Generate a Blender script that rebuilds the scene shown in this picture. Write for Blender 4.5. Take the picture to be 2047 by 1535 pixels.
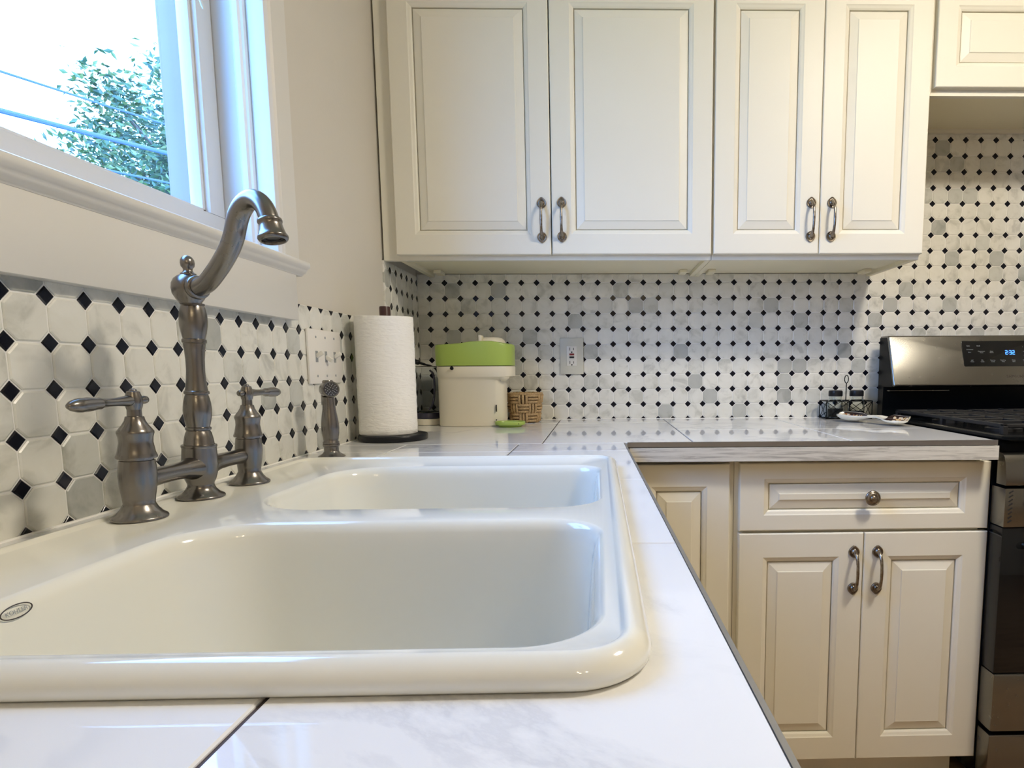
import bpy, math, random
from mathutils import Vector, Matrix
random.seed(7)
sc = bpy.context.scene
COL = sc.collection
for o in list(bpy.data.objects): bpy.data.objects.remove(o)

# ------------------------------------------------------------------ camera
W_, H_ = 2047.0, 1535.0
F_, CX, CY = 1212.645, 1226.249, 869.973
YAW, PITCH, ROLL = 0.02277, -0.10805, -0.00612
CAMP = Vector((0.63166, -2.18014, 0.17724))
fw = Vector((math.sin(YAW)*math.cos(PITCH), math.cos(YAW)*math.cos(PITCH), math.sin(PITCH)))
rt = Vector((math.cos(YAW), -math.sin(YAW), 0)); up = rt.cross(fw)
r2 = rt*math.cos(ROLL) + up*math.sin(ROLL); u2 = r2.cross(fw)
cam_d = bpy.data.cameras.new('camera'); cam = bpy.data.objects.new('camera', cam_d); COL.objects.link(cam)
cam_d.sensor_width = 36; cam_d.sensor_fit = 'HORIZONTAL'; cam_d.lens = F_/W_*36
cam_d.shift_x = (W_/2-CX)/W_; cam_d.shift_y = (CY-H_/2)/W_
cam_d.clip_start = 0.01; cam_d.clip_end = 200
cam.matrix_world = Matrix(((r2.x, u2.x, -fw.x, CAMP.x), (r2.y, u2.y, -fw.y, CAMP.y), (r2.z, u2.z, -fw.z, CAMP.z), (0, 0, 0, 1)))
sc.camera = cam
cy = sc.cycles
cy.max_bounces = 7; cy.diffuse_bounces = 4; cy.glossy_bounces = 3; cy.transmission_bounces = 6; cy.transparent_max_bounces = 8
cy.caustics_reflective = False; cy.caustics_refractive = False; cy.sample_clamp_indirect = 6.0

# ------------------------------------------------------------------ world, exposure
SKY_STRENGTH = 2.1
w = bpy.data.worlds.new('sky'); sc.world = w; w.use_nodes = True
nt = w.node_tree; nt.nodes.clear()
out = nt.nodes.new('ShaderNodeOutputWorld'); bg = nt.nodes.new('ShaderNodeBackground')
tc = nt.nodes.new('ShaderNodeTexCoord'); nz = nt.nodes.new('ShaderNodeTexNoise'); cr = nt.nodes.new('ShaderNodeValToRGB')
nz.inputs['Scale'].default_value = 2.2; nz.inputs['Detail'].default_value = 5; nz.inputs['Roughness'].default_value = 0.55
cr.color_ramp.elements[0].position = 0.42; cr.color_ramp.elements[0].color = (1.05, 2.9, 7.4, 1)
cr.color_ramp.elements[1].position = 0.60; cr.color_ramp.elements[1].color = (2.3, 4.0, 8.0, 1)
nt.links.new(tc.outputs['Generated'], nz.inputs['Vector']); nt.links.new(nz.outputs['Fac'], cr.inputs['Fac'])
nt.links.new(cr.outputs['Color'], bg.inputs['Color']); bg.inputs['Strength'].default_value = SKY_STRENGTH
nt.links.new(bg.outputs[0], out.inputs[0])

vs = sc.view_settings
vs.view_transform = 'Standard'; vs.look = 'None'; vs.gamma = 1.0; vs.use_curve_mapping = False
vs.exposure = 0.0
LAMP_MAIN = 138.0      # emission of the ceiling dome
LAMP_BULB = 50.0     # emission of each bulb of the rear fixture
WARM = (1.0, 0.895, 0.73)
WARM_BULB = (1.0, 0.80, 0.50)

# portal: guides sampling of the sky through the window, emits nothing itself
pl = bpy.data.lights.new('window_portal', 'AREA'); pl.shape = 'RECTANGLE'; pl.size = 0.80; pl.size_y = 1.0
pl.cycles.is_portal = True
po = bpy.data.objects.new('window_portal', pl); COL.objects.link(po)
po.location = (-0.185, -1.35, 0.89); po.rotation_euler = (0, -math.pi/2, 0)

# ------------------------------------------------------------------ materials
MATS = {}
def mat(name, color=(.8, .8, .8), rough=.5, metal=0., **kw):
    m = bpy.data.materials.new(name); m.use_nodes = True
    b = m.node_tree.nodes['Principled BSDF']
    b.inputs['Base Color'].default_value = (*color, 1); b.inputs['Roughness'].default_value = rough
    b.inputs['Metallic'].default_value = metal
    for k, v in kw.items(): b.inputs[k.replace('_', ' ')].default_value = v
    MATS[name] = m
    return m
def N(m, t): return m.node_tree.nodes.new(t)
def Lk(m, a, b): m.node_tree.links.new(a, b)
def P(m): return m.node_tree.nodes['Principled BSDF']
def ramp(m, src, stops):
    r = N(m, 'ShaderNodeValToRGB'); el = r.color_ramp.elements
    while len(el) < len(stops): el.new(.5)
    for e, (p, c) in zip(el, stops): e.position = p; e.color = (*c, 1)
    Lk(m, src, r.inputs['Fac']); return r
def noise(m, vec, scale, detail=4, rough=.5, dist=0.):
    n = N(m, 'ShaderNodeTexNoise'); n.inputs['Scale'].default_value = scale; n.inputs['Detail'].default_value = detail
    n.inputs['Roughness'].default_value = rough; n.inputs['Distortion'].default_value = dist
    if vec is not None: Lk(m, vec, n.inputs['Vector'])
    return n
def bump(m, h, strength, dist=.001):
    b = N(m, 'ShaderNodeBump'); b.inputs['Strength'].default_value = strength; b.inputs['Distance'].default_value = dist
    Lk(m, h, b.inputs['Height']); Lk(m, b.outputs[0], P(m).inputs['Normal']); return b
def pos(m): return N(m, 'ShaderNodeNewGeometry').outputs['Position']
def mixc(m, fac, a, b, bt='MIX'):
    x = N(m, 'ShaderNodeMix'); x.data_type = 'RGBA'; x.blend_type = bt
    for s, v in ((0, fac), (6, a), (7, b)):
        if hasattr(v, 'node'): Lk(m, v, x.inputs[s])
        else: x.inputs[s].default_value = v if s == 0 else (*v, 1)
    return x.outputs[2]

def painted(name, c, rough, bs=.15, sc_=220):
    m = mat(name, c, rough); p = pos(m)
    if bs > .2: n = noise(m, p, sc_, 2); bump(m, n.outputs['Fac'], bs, .0006)
    n2 = noise(m, p, 3, 2); r = ramp(m, n2.outputs['Fac'], [(.3, tuple(x*.97 for x in c)), (.7, c)])
    Lk(m, r.outputs[0], P(m).inputs['Base Color']); return m
painted('cabinet_paint', (.82, .785, .67), .44, .05); P(MATS['cabinet_paint']).inputs['Specular IOR Level'].default_value = .35
painted('cabinet_inside', (.86, .80, .60), .5)
painted('wall_paint', (.68, .64, .565), .75, .5, 120)
painted('trim_paint', (.73, .71, .665), .38, .12, 60)
painted('outer_paint', (.34, .25, .34), .6, .4, 40)
painted('ceiling_paint', (.90, .89, .86), .9)

def marble(name, tile):
    m = mat(name, rough=.28 if tile else .035)
    g = N(m, 'ShaderNodeNewGeometry'); oi = N(m, 'ShaderNodeObjectInfo')
    add = N(m, 'ShaderNodeMath'); add.operation = 'ADD'
    Lk(m, g.outputs['Random Per Island'], add.inputs[0]); Lk(m, oi.outputs['Random'], add.inputs[1])
    wn = N(m, 'ShaderNodeTexWhiteNoise'); wn.noise_dimensions = '1D'; Lk(m, add.outputs[0], wn.inputs['W'])
    sc2 = N(m, 'ShaderNodeVectorMath'); sc2.operation = 'SCALE'; sc2.inputs['Scale'].default_value = 9.
    Lk(m, wn.outputs['Color'], sc2.inputs[0])
    va = N(m, 'ShaderNodeVectorMath'); va.operation = 'ADD'; Lk(m, g.outputs['Position'], va.inputs[0]); Lk(m, sc2.outputs[0], va.inputs[1])
    if tile:
        base = ramp(m, wn.outputs['Value'], [(.0, (.78, .77, .71)), (.45, (.83, .82, .76)), (.80, (.76, .755, .70)), (.88, (.66, .665, .62)), (.95, (.55, .56, .525)), (1., (.47, .48, .455))])
        nn = noise(m, va.outputs[0], 20, 5, .55, .6)
        v = ramp(m, nn.outputs['Fac'], [(.30, (.72, .72, .69)), (.46, (.94, .935, .92)), (.7, (1, 1, 1))])
        c = mixc(m, 1., base.outputs[0], v.outputs[0], 'MULTIPLY')
        n3 = noise(m, va.outputs[0], 9, 4, .6, 1.2)
        ve = ramp(m, n3.outputs['Fac'], [(.31, (.55, .555, .55)), (.385, (.86, .86, .85)), (.44, (1, 1, 1))])
        c = mixc(m, .6, c, mixc(m, 1., c, ve.outputs[0], 'MULTIPLY'))
        Lk(m, c, P(m).inputs['Base Color'])
    else:
        nn = noise(m, va.outputs[0], 3.2, 8, .62, 1.4)
        v = ramp(m, nn.outputs['Fac'], [(.44, (.79, .79, .79)), (.485, (.56, .57, .60)), (.50, (.66, .67, .69)), (.54, (.79, .79, .79))])
        n3 = noise(m, va.outputs[0], 2.0, 4, .5, .5)
        k = ramp(m, n3.outputs['Fac'], [(.46, (0, 0, 0)), (.66, (1, 1, 1))])
        c = mixc(m, k.outputs[0], (.80, .80, .80), v.outputs[0])
        Lk(m, c, P(m).inputs['Base Color'])
    return m
marble('marble_tile', True); marble('counter_marble', False)
m = mat('dot_black', (.005, .006, .012), .15, Specular_IOR_Level=.3); n_ = noise(m, pos(m), 60, 3); bump(m, n_.outputs['Fac'], .15, .001)
painted('grout', (.90, .885, .84), .85, .1, 400)
m = mat('counter_grout', (.1, .08, .07), .8)
sx = N(m, 'ShaderNodeSeparateXYZ'); Lk(m, pos(m), sx.inputs[0])
r_ = ramp(m, sx.outputs['X'], [(0., (.07, .055, .06)), (1., (.07, .055, .06))]); e_ = r_.color_ramp.elements.new(.9); e_.color = (.07, .055, .06, 1)
r_.color_ramp.elements[1].color = (.07, .055, .06, 1); r_.color_ramp.elements[2].color = (.7, .67, .6, 1)
Lk(m, r_.outputs[0], P(m).inputs['Base Color'])

def metal(name, c, rough, patina=None, sc_=40):
    m = mat(name, c, rough, 1.); p = pos(m); n = noise(m, p, sc_, 5, .6)
    if patina:
        r = ramp(m, n.outputs['Fac'], [(.35, patina), (.65, c)]); Lk(m, r.outputs[0], P(m).inputs['Base Color'])
    rr = N(m, 'ShaderNodeMapRange'); rr.inputs[3].default_value = rough*.8; rr.inputs[4].default_value = rough*1.25
    Lk(m, n.outputs['Fac'], rr.inputs[0]); Lk(m, rr.outputs[0], P(m).inputs['Roughness']); return m
metal('pewter', (.245, .230, .215), .25, (.215, .20, .187), 14)
metal('pewter_dark', (.10, .10, .105), .3)
metal('antique_pull', (.34, .30, .25), .28, (.18, .15, .12), 120)
m = metal('steel', (.235, .23, .21), .25)
mp = N(m, 'ShaderNodeMapping'); mp.inputs['Scale'].default_value = (2, 2, 700); Lk(m, pos(m), mp.inputs[0])
nb = noise(m, mp.outputs[0], 1, 3); bump(m, nb.outputs['Fac'], .015, .0002)
metal('edge_metal', (.40, .40, .41), .38)
m = mat('porcelain', (.80, .785, .70), .09); P(m).inputs['Coat Weight'].default_value = .4; P(m).inputs['Coat Roughness'].default_value = .04
m = mat('washed_wood', (.7, .68, .62), .5)
mp = N(m, 'ShaderNodeMapping'); mp.inputs['Scale'].default_value = (6, 6, 120); Lk(m, pos(m), mp.inputs[0])
nn = noise(m, mp.outputs[0], 1.5, 6, .65, .6); rw = ramp(m, nn.outputs['Fac'], [(.35, (.42, .40, .36)), (.5, (.66, .64, .58)), (.7, (.74, .72, .66))])
Lk(m, rw.outputs[0], P(m).inputs['Base Color'])
m = mat('dark_wood', (.045, .012, .010), .35)
m = mat('raw_wood', (.14, .085, .045), .8)
mat('black_enamel', (.004, .005, .006), .22, Specular_IOR_Level=.10); mat('black_plastic', (.008, .009, .012), .35, Specular_IOR_Level=.3); mat('cast_iron', (.012, .012, .013), .55)
mat('black_glass', (.004, .005, .006), .05)
mat('white_plastic', (.80, .78, .72), .32); mat('switch_plastic', (.82, .79, .74), .35); mat('plate_metal', (.63, .62, .54), .38, 0.)
mat('cream_plastic', (.78, .72, .58), .33); mat('green_plastic', (.36, .49, .095), .36); mat('red_plastic', (.22, .012, .012), .4)
mat('dark_hole', (.012, .011, .010), .7); mat('print_grey', (.30, .32, .33), .5); mat('print_dark', (.045, .035, .030), .5)
m = mat('paper', (.93, .91, .86), .9); p_ = pos(m)
mp = N(m, 'ShaderNodeMapping'); mp.inputs['Scale'].default_value = (1, 1, 3.2); Lk(m, p_, mp.inputs[0])
nn = noise(m, mp.outputs[0], 48, 3, .5, .6); bump(m, nn.outputs['Fac'], .6, .004)
m = mat('clear_plastic', (.93, .95, .96), .06, Transmission_Weight=1.0, IOR=1.12)
m = mat('jar_glass', (.93, .96, .95), .04, Transmission_Weight=1.0, IOR=1.2)
mat('salt', (.80, .79, .76), .9); mat('pepper', (.16, .14, .12), .9)
mat('smoke_plastic', (.03, .028, .05), .25)
m = mat('jute', (.42, .28, .14), .85); nn = noise(m, pos(m), 260, 4); r_ = ramp(m, nn.outputs['Fac'], [(.3, (.30, .19, .085)), (.65, (.56, .39, .20))])
Lk(m, r_.outputs[0], P(m).inputs['Base Color']); bump(m, nn.outputs['Fac'], .8, .002)
mat('ceramic_cream', (.80, .76, .64), .15)
m = mat('ceramic_print', (.5, .3, .2), .12); vo = N(m, 'ShaderNodeTexVoronoi'); vo.inputs['Scale'].default_value = 140; Lk(m, pos(m), vo.inputs['Vector'])
sp = N(m, 'ShaderNodeSeparateColor'); Lk(m, vo.outputs['Color'], sp.inputs[0])
r_ = ramp(m, sp.outputs[0], [(.0, (.03, .012, .012)), (.35, (.60, .42, .20)), (.6, (.62, .55, .42)), (.85, (.40, .16, .06)), (1., (.62, .6, .5))])
r_.color_ramp.interpolation = 'CONSTANT'; Lk(m, r_.outputs[0], P(m).inputs['Base Color'])
mat('ceramic_rim', (.022, .010, .010), .1)
def glow(name, c, s):
    m = mat(name, (0, 0, 0), .4); b = P(m); b.inputs['Emission Color'].default_value = (*c, 1); b.inputs['Emission Strength'].default_value = s; return m
glow('lamp_dome', WARM, LAMP_MAIN); glow('lamp_bulb', WARM_BULB, LAMP_BULB); glow('digit_blue', (.05, .22, 1.), 4.)
m = mat('window_glass', (.9, .95, 1), .02); nt_ = m.node_tree; nt_.nodes.clear()
o_ = N(m, 'ShaderNodeOutputMaterial'); mx = N(m, 'ShaderNodeMixShader'); tr = N(m, 'ShaderNodeBsdfTransparent'); gl = N(m, 'ShaderNodeBsdfGlossy'); fr = N(m, 'ShaderNodeLayerWeight')
tr.inputs[0].default_value = (.93, .965, .97, 1); gl.inputs['Roughness'].default_value = .02; fr.inputs['Blend'].default_value = .5
pw = N(m, 'ShaderNodeMath'); pw.operation = 'POWER'; pw.inputs[1].default_value = 5.; Lk(m, fr.outputs['Facing'], pw.inputs[0])
ml = N(m, 'ShaderNodeMath'); ml.operation = 'MULTIPLY_ADD'; ml.inputs[1].default_value = .5; ml.inputs[2].default_value = .03; Lk(m, pw.outputs[0], ml.inputs[0])
Lk(m, ml.outputs[0], mx.inputs[0]); Lk(m, tr.outputs[0], mx.inputs[1]); Lk(m, gl.outputs[0], mx.inputs[2]); Lk(m, mx.outputs[0], o_.inputs[0])
m = mat('leaf', (.08, .30, .24), .55); oi = N(m, 'ShaderNodeNewGeometry'); r_ = ramp(m, oi.outputs['Random Per Island'], [(0., (.02, .055, .035)), (.5, (.06, .12, .05)), (1., (.20, .23, .08))])
Lk(m, r_.outputs[0], P(m).inputs['Base Color'])
mat('bark', (.12, .09, .07), .9); mat('cable', (.04, .07, .26), .6); painted('grass', (.12, .22, .06), .9); painted('siding', (.75, .74, .70), .7)
m = mat('floor_wood', (.30, .19, .11), .35); mp = N(m, 'ShaderNodeMapping'); mp.inputs['Scale'].default_value = (1.5, 14, 1); Lk(m, pos(m), mp.inputs[0])
nn = noise(m, mp.outputs[0], 3, 6, .6, .4); r_ = ramp(m, nn.outputs['Fac'], [(.3, (.22, .13, .07)), (.7, (.40, .27, .16))]); Lk(m, r_.outputs[0], P(m).inputs['Base Color'])

# ------------------------------------------------------------------ mesh building
def T(x=0, y=0, z=0): return Matrix.Translation((x, y, z))
class MB:
    def __init__(s): s.v = []; s.f = []
    def add(s, vs_, fs, M=None):
        k = len(s.v); s.v += [tuple(M @ Vector(p)) if M else tuple(p) for p in vs_]; s.f += [tuple(i+k for i in f) for f in fs]; return s
    def box(s, x0, x1, y0, y1, z0, z1, M=None, bev=0.):
        if bev <= 0:
            v = [(x, y, z) for z in (z0, z1) for y in (y0, y1) for x in (x0, x1)]
            f = [(0, 2, 3, 1), (4, 5, 7, 6), (0, 1, 5, 4), (2, 6, 7, 3), (0, 4, 6, 2), (1, 3, 7, 5)]
            return s.add(v, f, M)
        b = bev; import bmesh
        bm = bmesh.new(); bmesh.ops.create_cube(bm, size=1.)
        for q in bm.verts: q.co = ((x0+x1)/2+q.co.x*(x1-x0), (y0+y1)/2+q.co.y*(y1-y0), (z0+z1)/2+q.co.z*(z1-z0))
        bmesh.ops.bevel(bm, geom=bm.edges[:], offset=b, segments=2, affect='EDGES', profile=.5)
        bm.verts.index_update(); s.add([q.co[:] for q in bm.verts], [[q.index for q in f.verts] for f in bm.faces], M); bm.free(); return s
    def rings(s, rs, close=True, cap0=True, cap1=True, M=None):
        n = len(rs[0]); v = [p for r in rs for p in r]; f = []
        for i in range(len(rs)-1):
            for j in range(n if close else n-1):
                a, b = i*n+j, i*n+(j+1) % n; f.append((a, b, b+n, a+n))
        if cap0: f.append(tuple(range(n-1, -1, -1)))
        if cap1: f.append(tuple(range((len(rs)-1)*n, len(rs)*n)))
        return s.add(v, f, M)
    def lathe(s, prof, n=32, M=None, cap0=True, cap1=True):
        return s.rings([[(max(r, 1e-5)*math.cos(2*math.pi*j/n), max(r, 1e-5)*math.sin(2*math.pi*j/n), z) for j in range(n)] for r, z in prof], True, cap0, cap1, M)
    def tube(s, pts, rad, n=10, M=None, closed=False, cap=True):
        pts = [Vector(p) for p in pts]; m_ = len(pts); rs = []; up_ = None
        for i, p in enumerate(pts):
            a = pts[i-1] if (i > 0 or closed) else p; b = pts[(i+1) % m_] if (i < m_-1 or closed) else p
            t = (b-a).normalized()
            if up_ is None:
                up_ = Vector((0, 0, 1)) if abs(t.z) < .9 else Vector((1, 0, 0))
            x = up_.cross(t)
            if x.length < 1e-6: x = t.orthogonal()
            x.normalize(); y = t.cross(x); up_ = y
            r = rad[i] if hasattr(rad, '__len__') else rad
            rs.append([tuple(p + x*r*math.cos(2*math.pi*j/n) + y*r*math.sin(2*math.pi*j/n)) for j in range(n)])
        if closed: rs.append(rs[0])
        return s.rings(rs, True, cap and not closed, cap and not closed, M)
    def prism(s, poly, a, b, axis, M=None):
        # poly in the two remaining axes, extruded along axis from a to b
        def mk(p, t): q = list(p); q.insert(axis, t); return tuple(q)
        n = len(poly); v = [mk(p, a) for p in poly] + [mk(p, b) for p in poly]
        f = [tuple(range(n-1, -1, -1)), tuple(range(n, 2*n))] + [(i, (i+1) % n, (i+1) % n+n, i+n) for i in range(n)]
        return s.add(v, f, M)
    def build(s, name, mt, parent=None, smooth=True, ang=35, fix=True):
        me = bpy.data.meshes.new(name); me.from_pydata(s.v, [], s.f); me.materials.append(MATS[mt] if isinstance(mt, str) else mt)
        if fix:
            import bmesh
            bm = bmesh.new(); bm.from_mesh(me); bmesh.ops.recalc_face_normals(bm, faces=bm.faces[:]); bm.to_mesh(me); bm.free()
        if smooth:
            me.polygons.foreach_set('use_smooth', [True]*len(me.polygons)); me.set_sharp_from_angle(angle=math.radians(ang))
        return link(name, me, parent)
def link(name, me, parent=None):
    o = bpy.data.objects.new(name, me); COL.objects.link(o)
    if parent is not None:
        o.parent = parent
        if parent.type == 'EMPTY' or True: o.matrix_parent_inverse = parent.matrix_basis.inverted()
    return o
def tag(o, label=None, cat=None, group=None, kind=None):
    if label: o['label'] = label
    if cat: o['category'] = cat
    if group: o['group'] = group
    if kind: o['kind'] = kind
    return o
def empty(name, loc, label=None, cat=None, group=None):
    o = bpy.data.objects.new(name, None); COL.objects.link(o); o.location = loc; o.empty_display_size = .05
    o.matrix_basis  # evaluated from loc
    return tag(o, label, cat, group)
def struct(o): return tag(o, kind='structure')
def text_mesh(body, size, M, mt, name, parent, depth=.0002, font_shear=0., space=1., width=None):
    cu = bpy.data.curves.new('t', 'FONT'); cu.body = body; cu.size = size; cu.extrude = depth; cu.align_x = 'CENTER'; cu.align_y = 'CENTER'; cu.space_character = space
    ob = bpy.data.objects.new('t', cu); COL.objects.link(ob)
    dg = bpy.context.evaluated_depsgraph_get(); me = bpy.data.meshes.new_from_object(ob.evaluated_get(dg))
    bpy.data.objects.remove(ob); me.transform(M); me.materials.clear(); me.materials.append(MATS[mt])
    return link(name, me, parent)
def rrect(x0, x1, y0, y1, r, n=8):
    # rounded rectangle, r = radius or 4 radii (x1y1, x0y1, x0y0, x1y0)
    R = r if hasattr(r, '__len__') else (r,)*4; pts = []
    for k, (cx, cy, a0) in enumerate(((x1, y1, 0), (x0, y1, 90), (x0, y0, 180), (x1, y0, 270))):
        q = R[k]; sx_, sy_ = (1, 1, -1, -1)[k], (1, 1, -1, -1)[k]
        ox = cx - q if k in (0, 3) else cx + q; oy = cy - q if k in (0, 1) else cy + q
        for j in range(n+1):
            a = math.radians(a0 + 90*j/n); pts.append((ox+q*math.cos(a), oy+q*math.sin(a)))
    return pts

# ------------------------------------------------------------------ room shell
FLOOR, CEIL = -.95, 1.56
RX, RY = 3.5, -4.4
WIN_Y0, WIN_Y1, WIN_Z0, WIN_Z1 = -1.76, -.94, .374, 1.40
struct(MB().box(-.25, RX+.2, RY-.2, .25, FLOOR-.05, FLOOR).build('floor', 'floor_wood'))
struct(MB().box(-.25, RX+.2, RY-.2, .25, CEIL, CEIL+.05).build('ceiling', 'ceiling_paint'))
wb = struct(MB().box(-.25, RX+.2, .007, .2, FLOOR, CEIL).build('wall_back', 'wall_paint'))
m_ = MB()
m_.box(-.172, -.006, RY, .007, FLOOR, WIN_Z0).box(-.172, -.006, RY, .007, WIN_Z1, CEIL)
m_.box(-.172, -.006, RY, WIN_Y0, WIN_Z0, WIN_Z1).box(-.172, -.006, WIN_Y1, .007, WIN_Z0, WIN_Z1)
wl = struct(m_.build('wall_left', 'wall_paint'))
struct(MB().box(RX, RX+.2, RY, .007, FLOOR, CEIL).build('wall_right', 'wall_paint'))
struct(MB().box(-.25, RX+.2, RY-.2, RY, FLOOR, CEIL).build('wall_front', 'wall_paint'))

# ------------------------------------------------------------------ mosaic on the walls
PT = .0536
def clip(poly, a0, a1, b0, b1):
    for ax, val, sg in ((0, a0, 1), (0, a1, -1), (1, b0, 1), (1, b1, -1)):
        res = []
        for i in range(len(poly)):
            p, q = poly[i-1], poly[i]; dp, dq = (p[ax]-val)*sg, (q[ax]-val)*sg
            if (dp >= 0) != (dq >= 0):
                t = dp/(dp-dq); res.append(tuple(p[k]+t*(q[k]-p[k]) for k in (0, 1)))
            if dq >= 0: res.append(q)
        poly = res
        if len(poly) < 3: return []
    return poly
h = PT/2 - .0011; c_ = .0118
OCT = [(h, -h+c_), (h, h-c_), (h-c_, h), (-h+c_, h), (-h, h-c_), (-h, -h+c_), (-h+c_, -h), (h-c_, -h)]
D = .0112
DIA = [(D, 0), (0, D), (-D, 0), (0, -D)]
def tile_geo(poly, to3, th, bev):
    # flat tile with a softened edge; to3(a, b, depth) -> xyz, depth 0 = face
    ca = sum(p[0] for p in poly)/len(poly); cb = sum(p[1] for p in poly)/len(poly)
    def shr(d): 
        out_ = []
        for a, b in poly:
            l = math.hypot(a-ca, b-cb) or 1; k = max(0, 1-d/l); out_.append((ca+(a-ca)*k, cb+(b-cb)*k))
        return out_
    rs = [[to3(a, b, th) for a, b in poly], [to3(a, b, bev) for a, b in poly], [to3(a, b, 0) for a, b in shr(bev*1.6)]]
    return rs
to_back = lambda a, b, d: (a, d, b)
to_left = lambda a, b, d: (-d, a, b)
def poly_area(p): return abs(sum(p[i-1][0]*p[i][1]-p[i][0]*p[i-1][1] for i in range(len(p)))/2)
def mosaic(wall, to3, a_org, b_org, regions, ia, ib, limit, hidden):
    protos = {}
    for kind, base, mt, off, th in (('marble_tile', OCT, 'marble_tile', .5, .0065), ('dot_tile', DIA, 'dot_black', 0., .0065)):
        cells = []
        for i in range(*ia):
            for j in range(*ib):
                a, b = a_org + (i+off)*PT, b_org + (j+off)*PT
                full = [(a+p, b+q) for p, q in base]
                for (a0, a1, b0, b1) in (regions(a),):
                    pc = clip(full, a0, a1, b0, b1)
                    if pc and poly_area(pc) > 2e-5:
                        P3 = Vector(to3(a, b, 0)); ap = poly_area(pc)
                        n3 = Vector(to3(a, b, -1)) - P3; d = CAMP - P3
                        sz = ap*max(0, n3.dot(d))/d.length**3
                        if hidden(a, b): sz *= .01
                        cells.append((sz, a, b, pc, abs(poly_area(pc)-poly_area(base)) < 1e-7)); break
        cells.sort(key=lambda c: -c[0])
        me0 = None; rest = MB()
        for k, (sz, a, b, pc, whole) in enumerate(cells):
            if k < limit:
                if whole:
                    if me0 is None:
                        o = MB().rings(tile_geo(base, to3, th, .0011), cap0=False).build(kind, mt, smooth=False); me0 = o.data
                    else: o = link(kind, me0)
                    o.parent = wall; o.location = to3(a, b, 0)
                else:
                    loc = [(p-a, q-b) for p, q in pc]
                    o = MB().rings(tile_geo(loc, to3, th, .0009), cap0=False).build(kind, mt, smooth=False); o.parent = wall; o.location = to3(a, b, 0)
            else: rest.rings(tile_geo(pc, to3, th, .0011), cap0=False)
        if rest.v: tag(rest.build(kind+'s_distant', mt, wall, smooth=False), kind='stuff')
LB, LZ = -1.51165, .26512
BX, BZ = .03935, .48133
MB().box(-.0055, -.0017, -2.3, 0.006, 0, .3187).box(-.0055, -.0017, -.33, .006, .3187, .502).build('grout_bed', 'grout', wl)
MB().box(-.002, 1.6, .0017, .0065, 0, .511).box(1.6, 2.62, .0017, .0065, 0, .983).build('grout_bed', 'grout', wb)
mosaic(wl, to_left, LB, LZ, lambda a: (-2.3, 0, 0, .502 if a > -.33 else .3187), (-15, 30), (-7, 6), 300, lambda a, b: a < -1.7)
mosaic(wb, to_back, BX, BZ, lambda a: (0., 2.62, 0, .983 if a > 1.593 else .511), (-2, 50), (-11, 11), 300,
       lambda a, b: (a > 1.64 and b < .27) or a > 2.12 or (.09 < a < .34 and b < .24) or a < .03 and b < .3)
MB().box(1.6, 2.62, -.012, .007, .983, 1.0).build('tile_cap_trim', 'cabinet_paint', wb)

# ------------------------------------------------------------------ window
win = struct(empty('window_1', (-.1, -1.35, WIN_Z0)))
def casing(y_in, y_out, z0, z1, name):
    s_ = 1 if y_out > y_in else -1; yi, yo = y_in, y_out
    prof = [(-.006, yo), (.017, yo), (.020, yo-s_*.003), (.020, yi+s_*.016), (.016, yi+s_*.012), (.018, yi+s_*.008), (.014, yi+s_*.001), (.010, yi), (-.006, yi)]
    return MB().prism(prof, z0, z1, 2).build(name, 'trim_paint', win)
casing(-.962, -.889, .400, 1.49, 'casing'); casing(-1.742, -1.815, .400, 1.49, 'casing')
MB().box(-.006, .022, -1.83, -.875, 1.385, 1.47, bev=.003).build('head_casing', 'trim_paint', win)
prof = [(-.09, .400), (.0345, .400), (.0365, .3985), (.0372, .394), (.036, .3885), (.031, .3855), (.029, .382), (.0265, .378), (.021, .375), (.019, .372), (-.006, .372), (-.006, .374), (-.09, .376)]
m_ = MB().prism(prof, -1.85, -.882, 1); m_.build('stool', 'trim_paint', win, ang=50)
MB().box(-.006, .019, -1.81, -.906, .281, .3722, bev=.0015).build('apron', 'trim_paint', win)
for yy, s_ in ((-.955, 1), (-1.747, -1)):
    MB().box(-.178, 0.012, min(yy, yy+s_*.016), max(yy, yy+s_*.016), .376, 1.385).build('jamb', 'trim_paint', win)
    # stop bead with rounded nose
    y1_ = yy - s_*.013
    prof = [(-.045, yy), (-.045, y1_+s_*.004), (-.042, y1_+s_*.001), (-.038, y1_), (-.031, y1_+s_*.001), (-.028, y1_+s_*.005), (-.024, y1_+s_*.006), (-.022, y1_+s_*.009), (-.022, yy)]
    MB().prism(prof, .400, 1.372, 2).build('stop_bead', 'trim_paint', win)
    MB().box(-.179, -.128, min(yy, yy-s_*.007), max(yy, yy-s_*.007), .378, 1.38, bev=.002).build('blind_stop', 'outer_paint', win)
    MB().box(-.190, -.173, min(yy+s_*.07, yy+s_*.003), max(yy+s_*.07, yy+s_*.003), .35, 1.45, bev=.003).build('outer_casing', 'outer_paint', win)
MB().box(-.178, .012, -1.763, -.939, 1.372, 1.388).build('head_jamb', 'trim_paint', win)
MB().prism([(-.22, .352), (-.09, .376), (-.09, .392), (-.22, .368)], -1.80, -.90, 1).build('outer_sill', 'outer_paint', win)
sash = MB().box(-.122, -.085, -1.746, -.957, .393, .470, bev=.002).build('sash_rail', 'trim_paint', win)
MB().box(-.122, -.085, -1.746, -.957, 1.31, 1.372, bev=.002).build('sash_rail', 'trim_paint', win)
for a, b in ((-1.000, -.9565), (-1.7455, -1.702)):
    st = MB().box(-.122, -.085, a, b, .470, 1.31, bev=.002); st.build('sash_stile', 'trim_paint', win)
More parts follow.
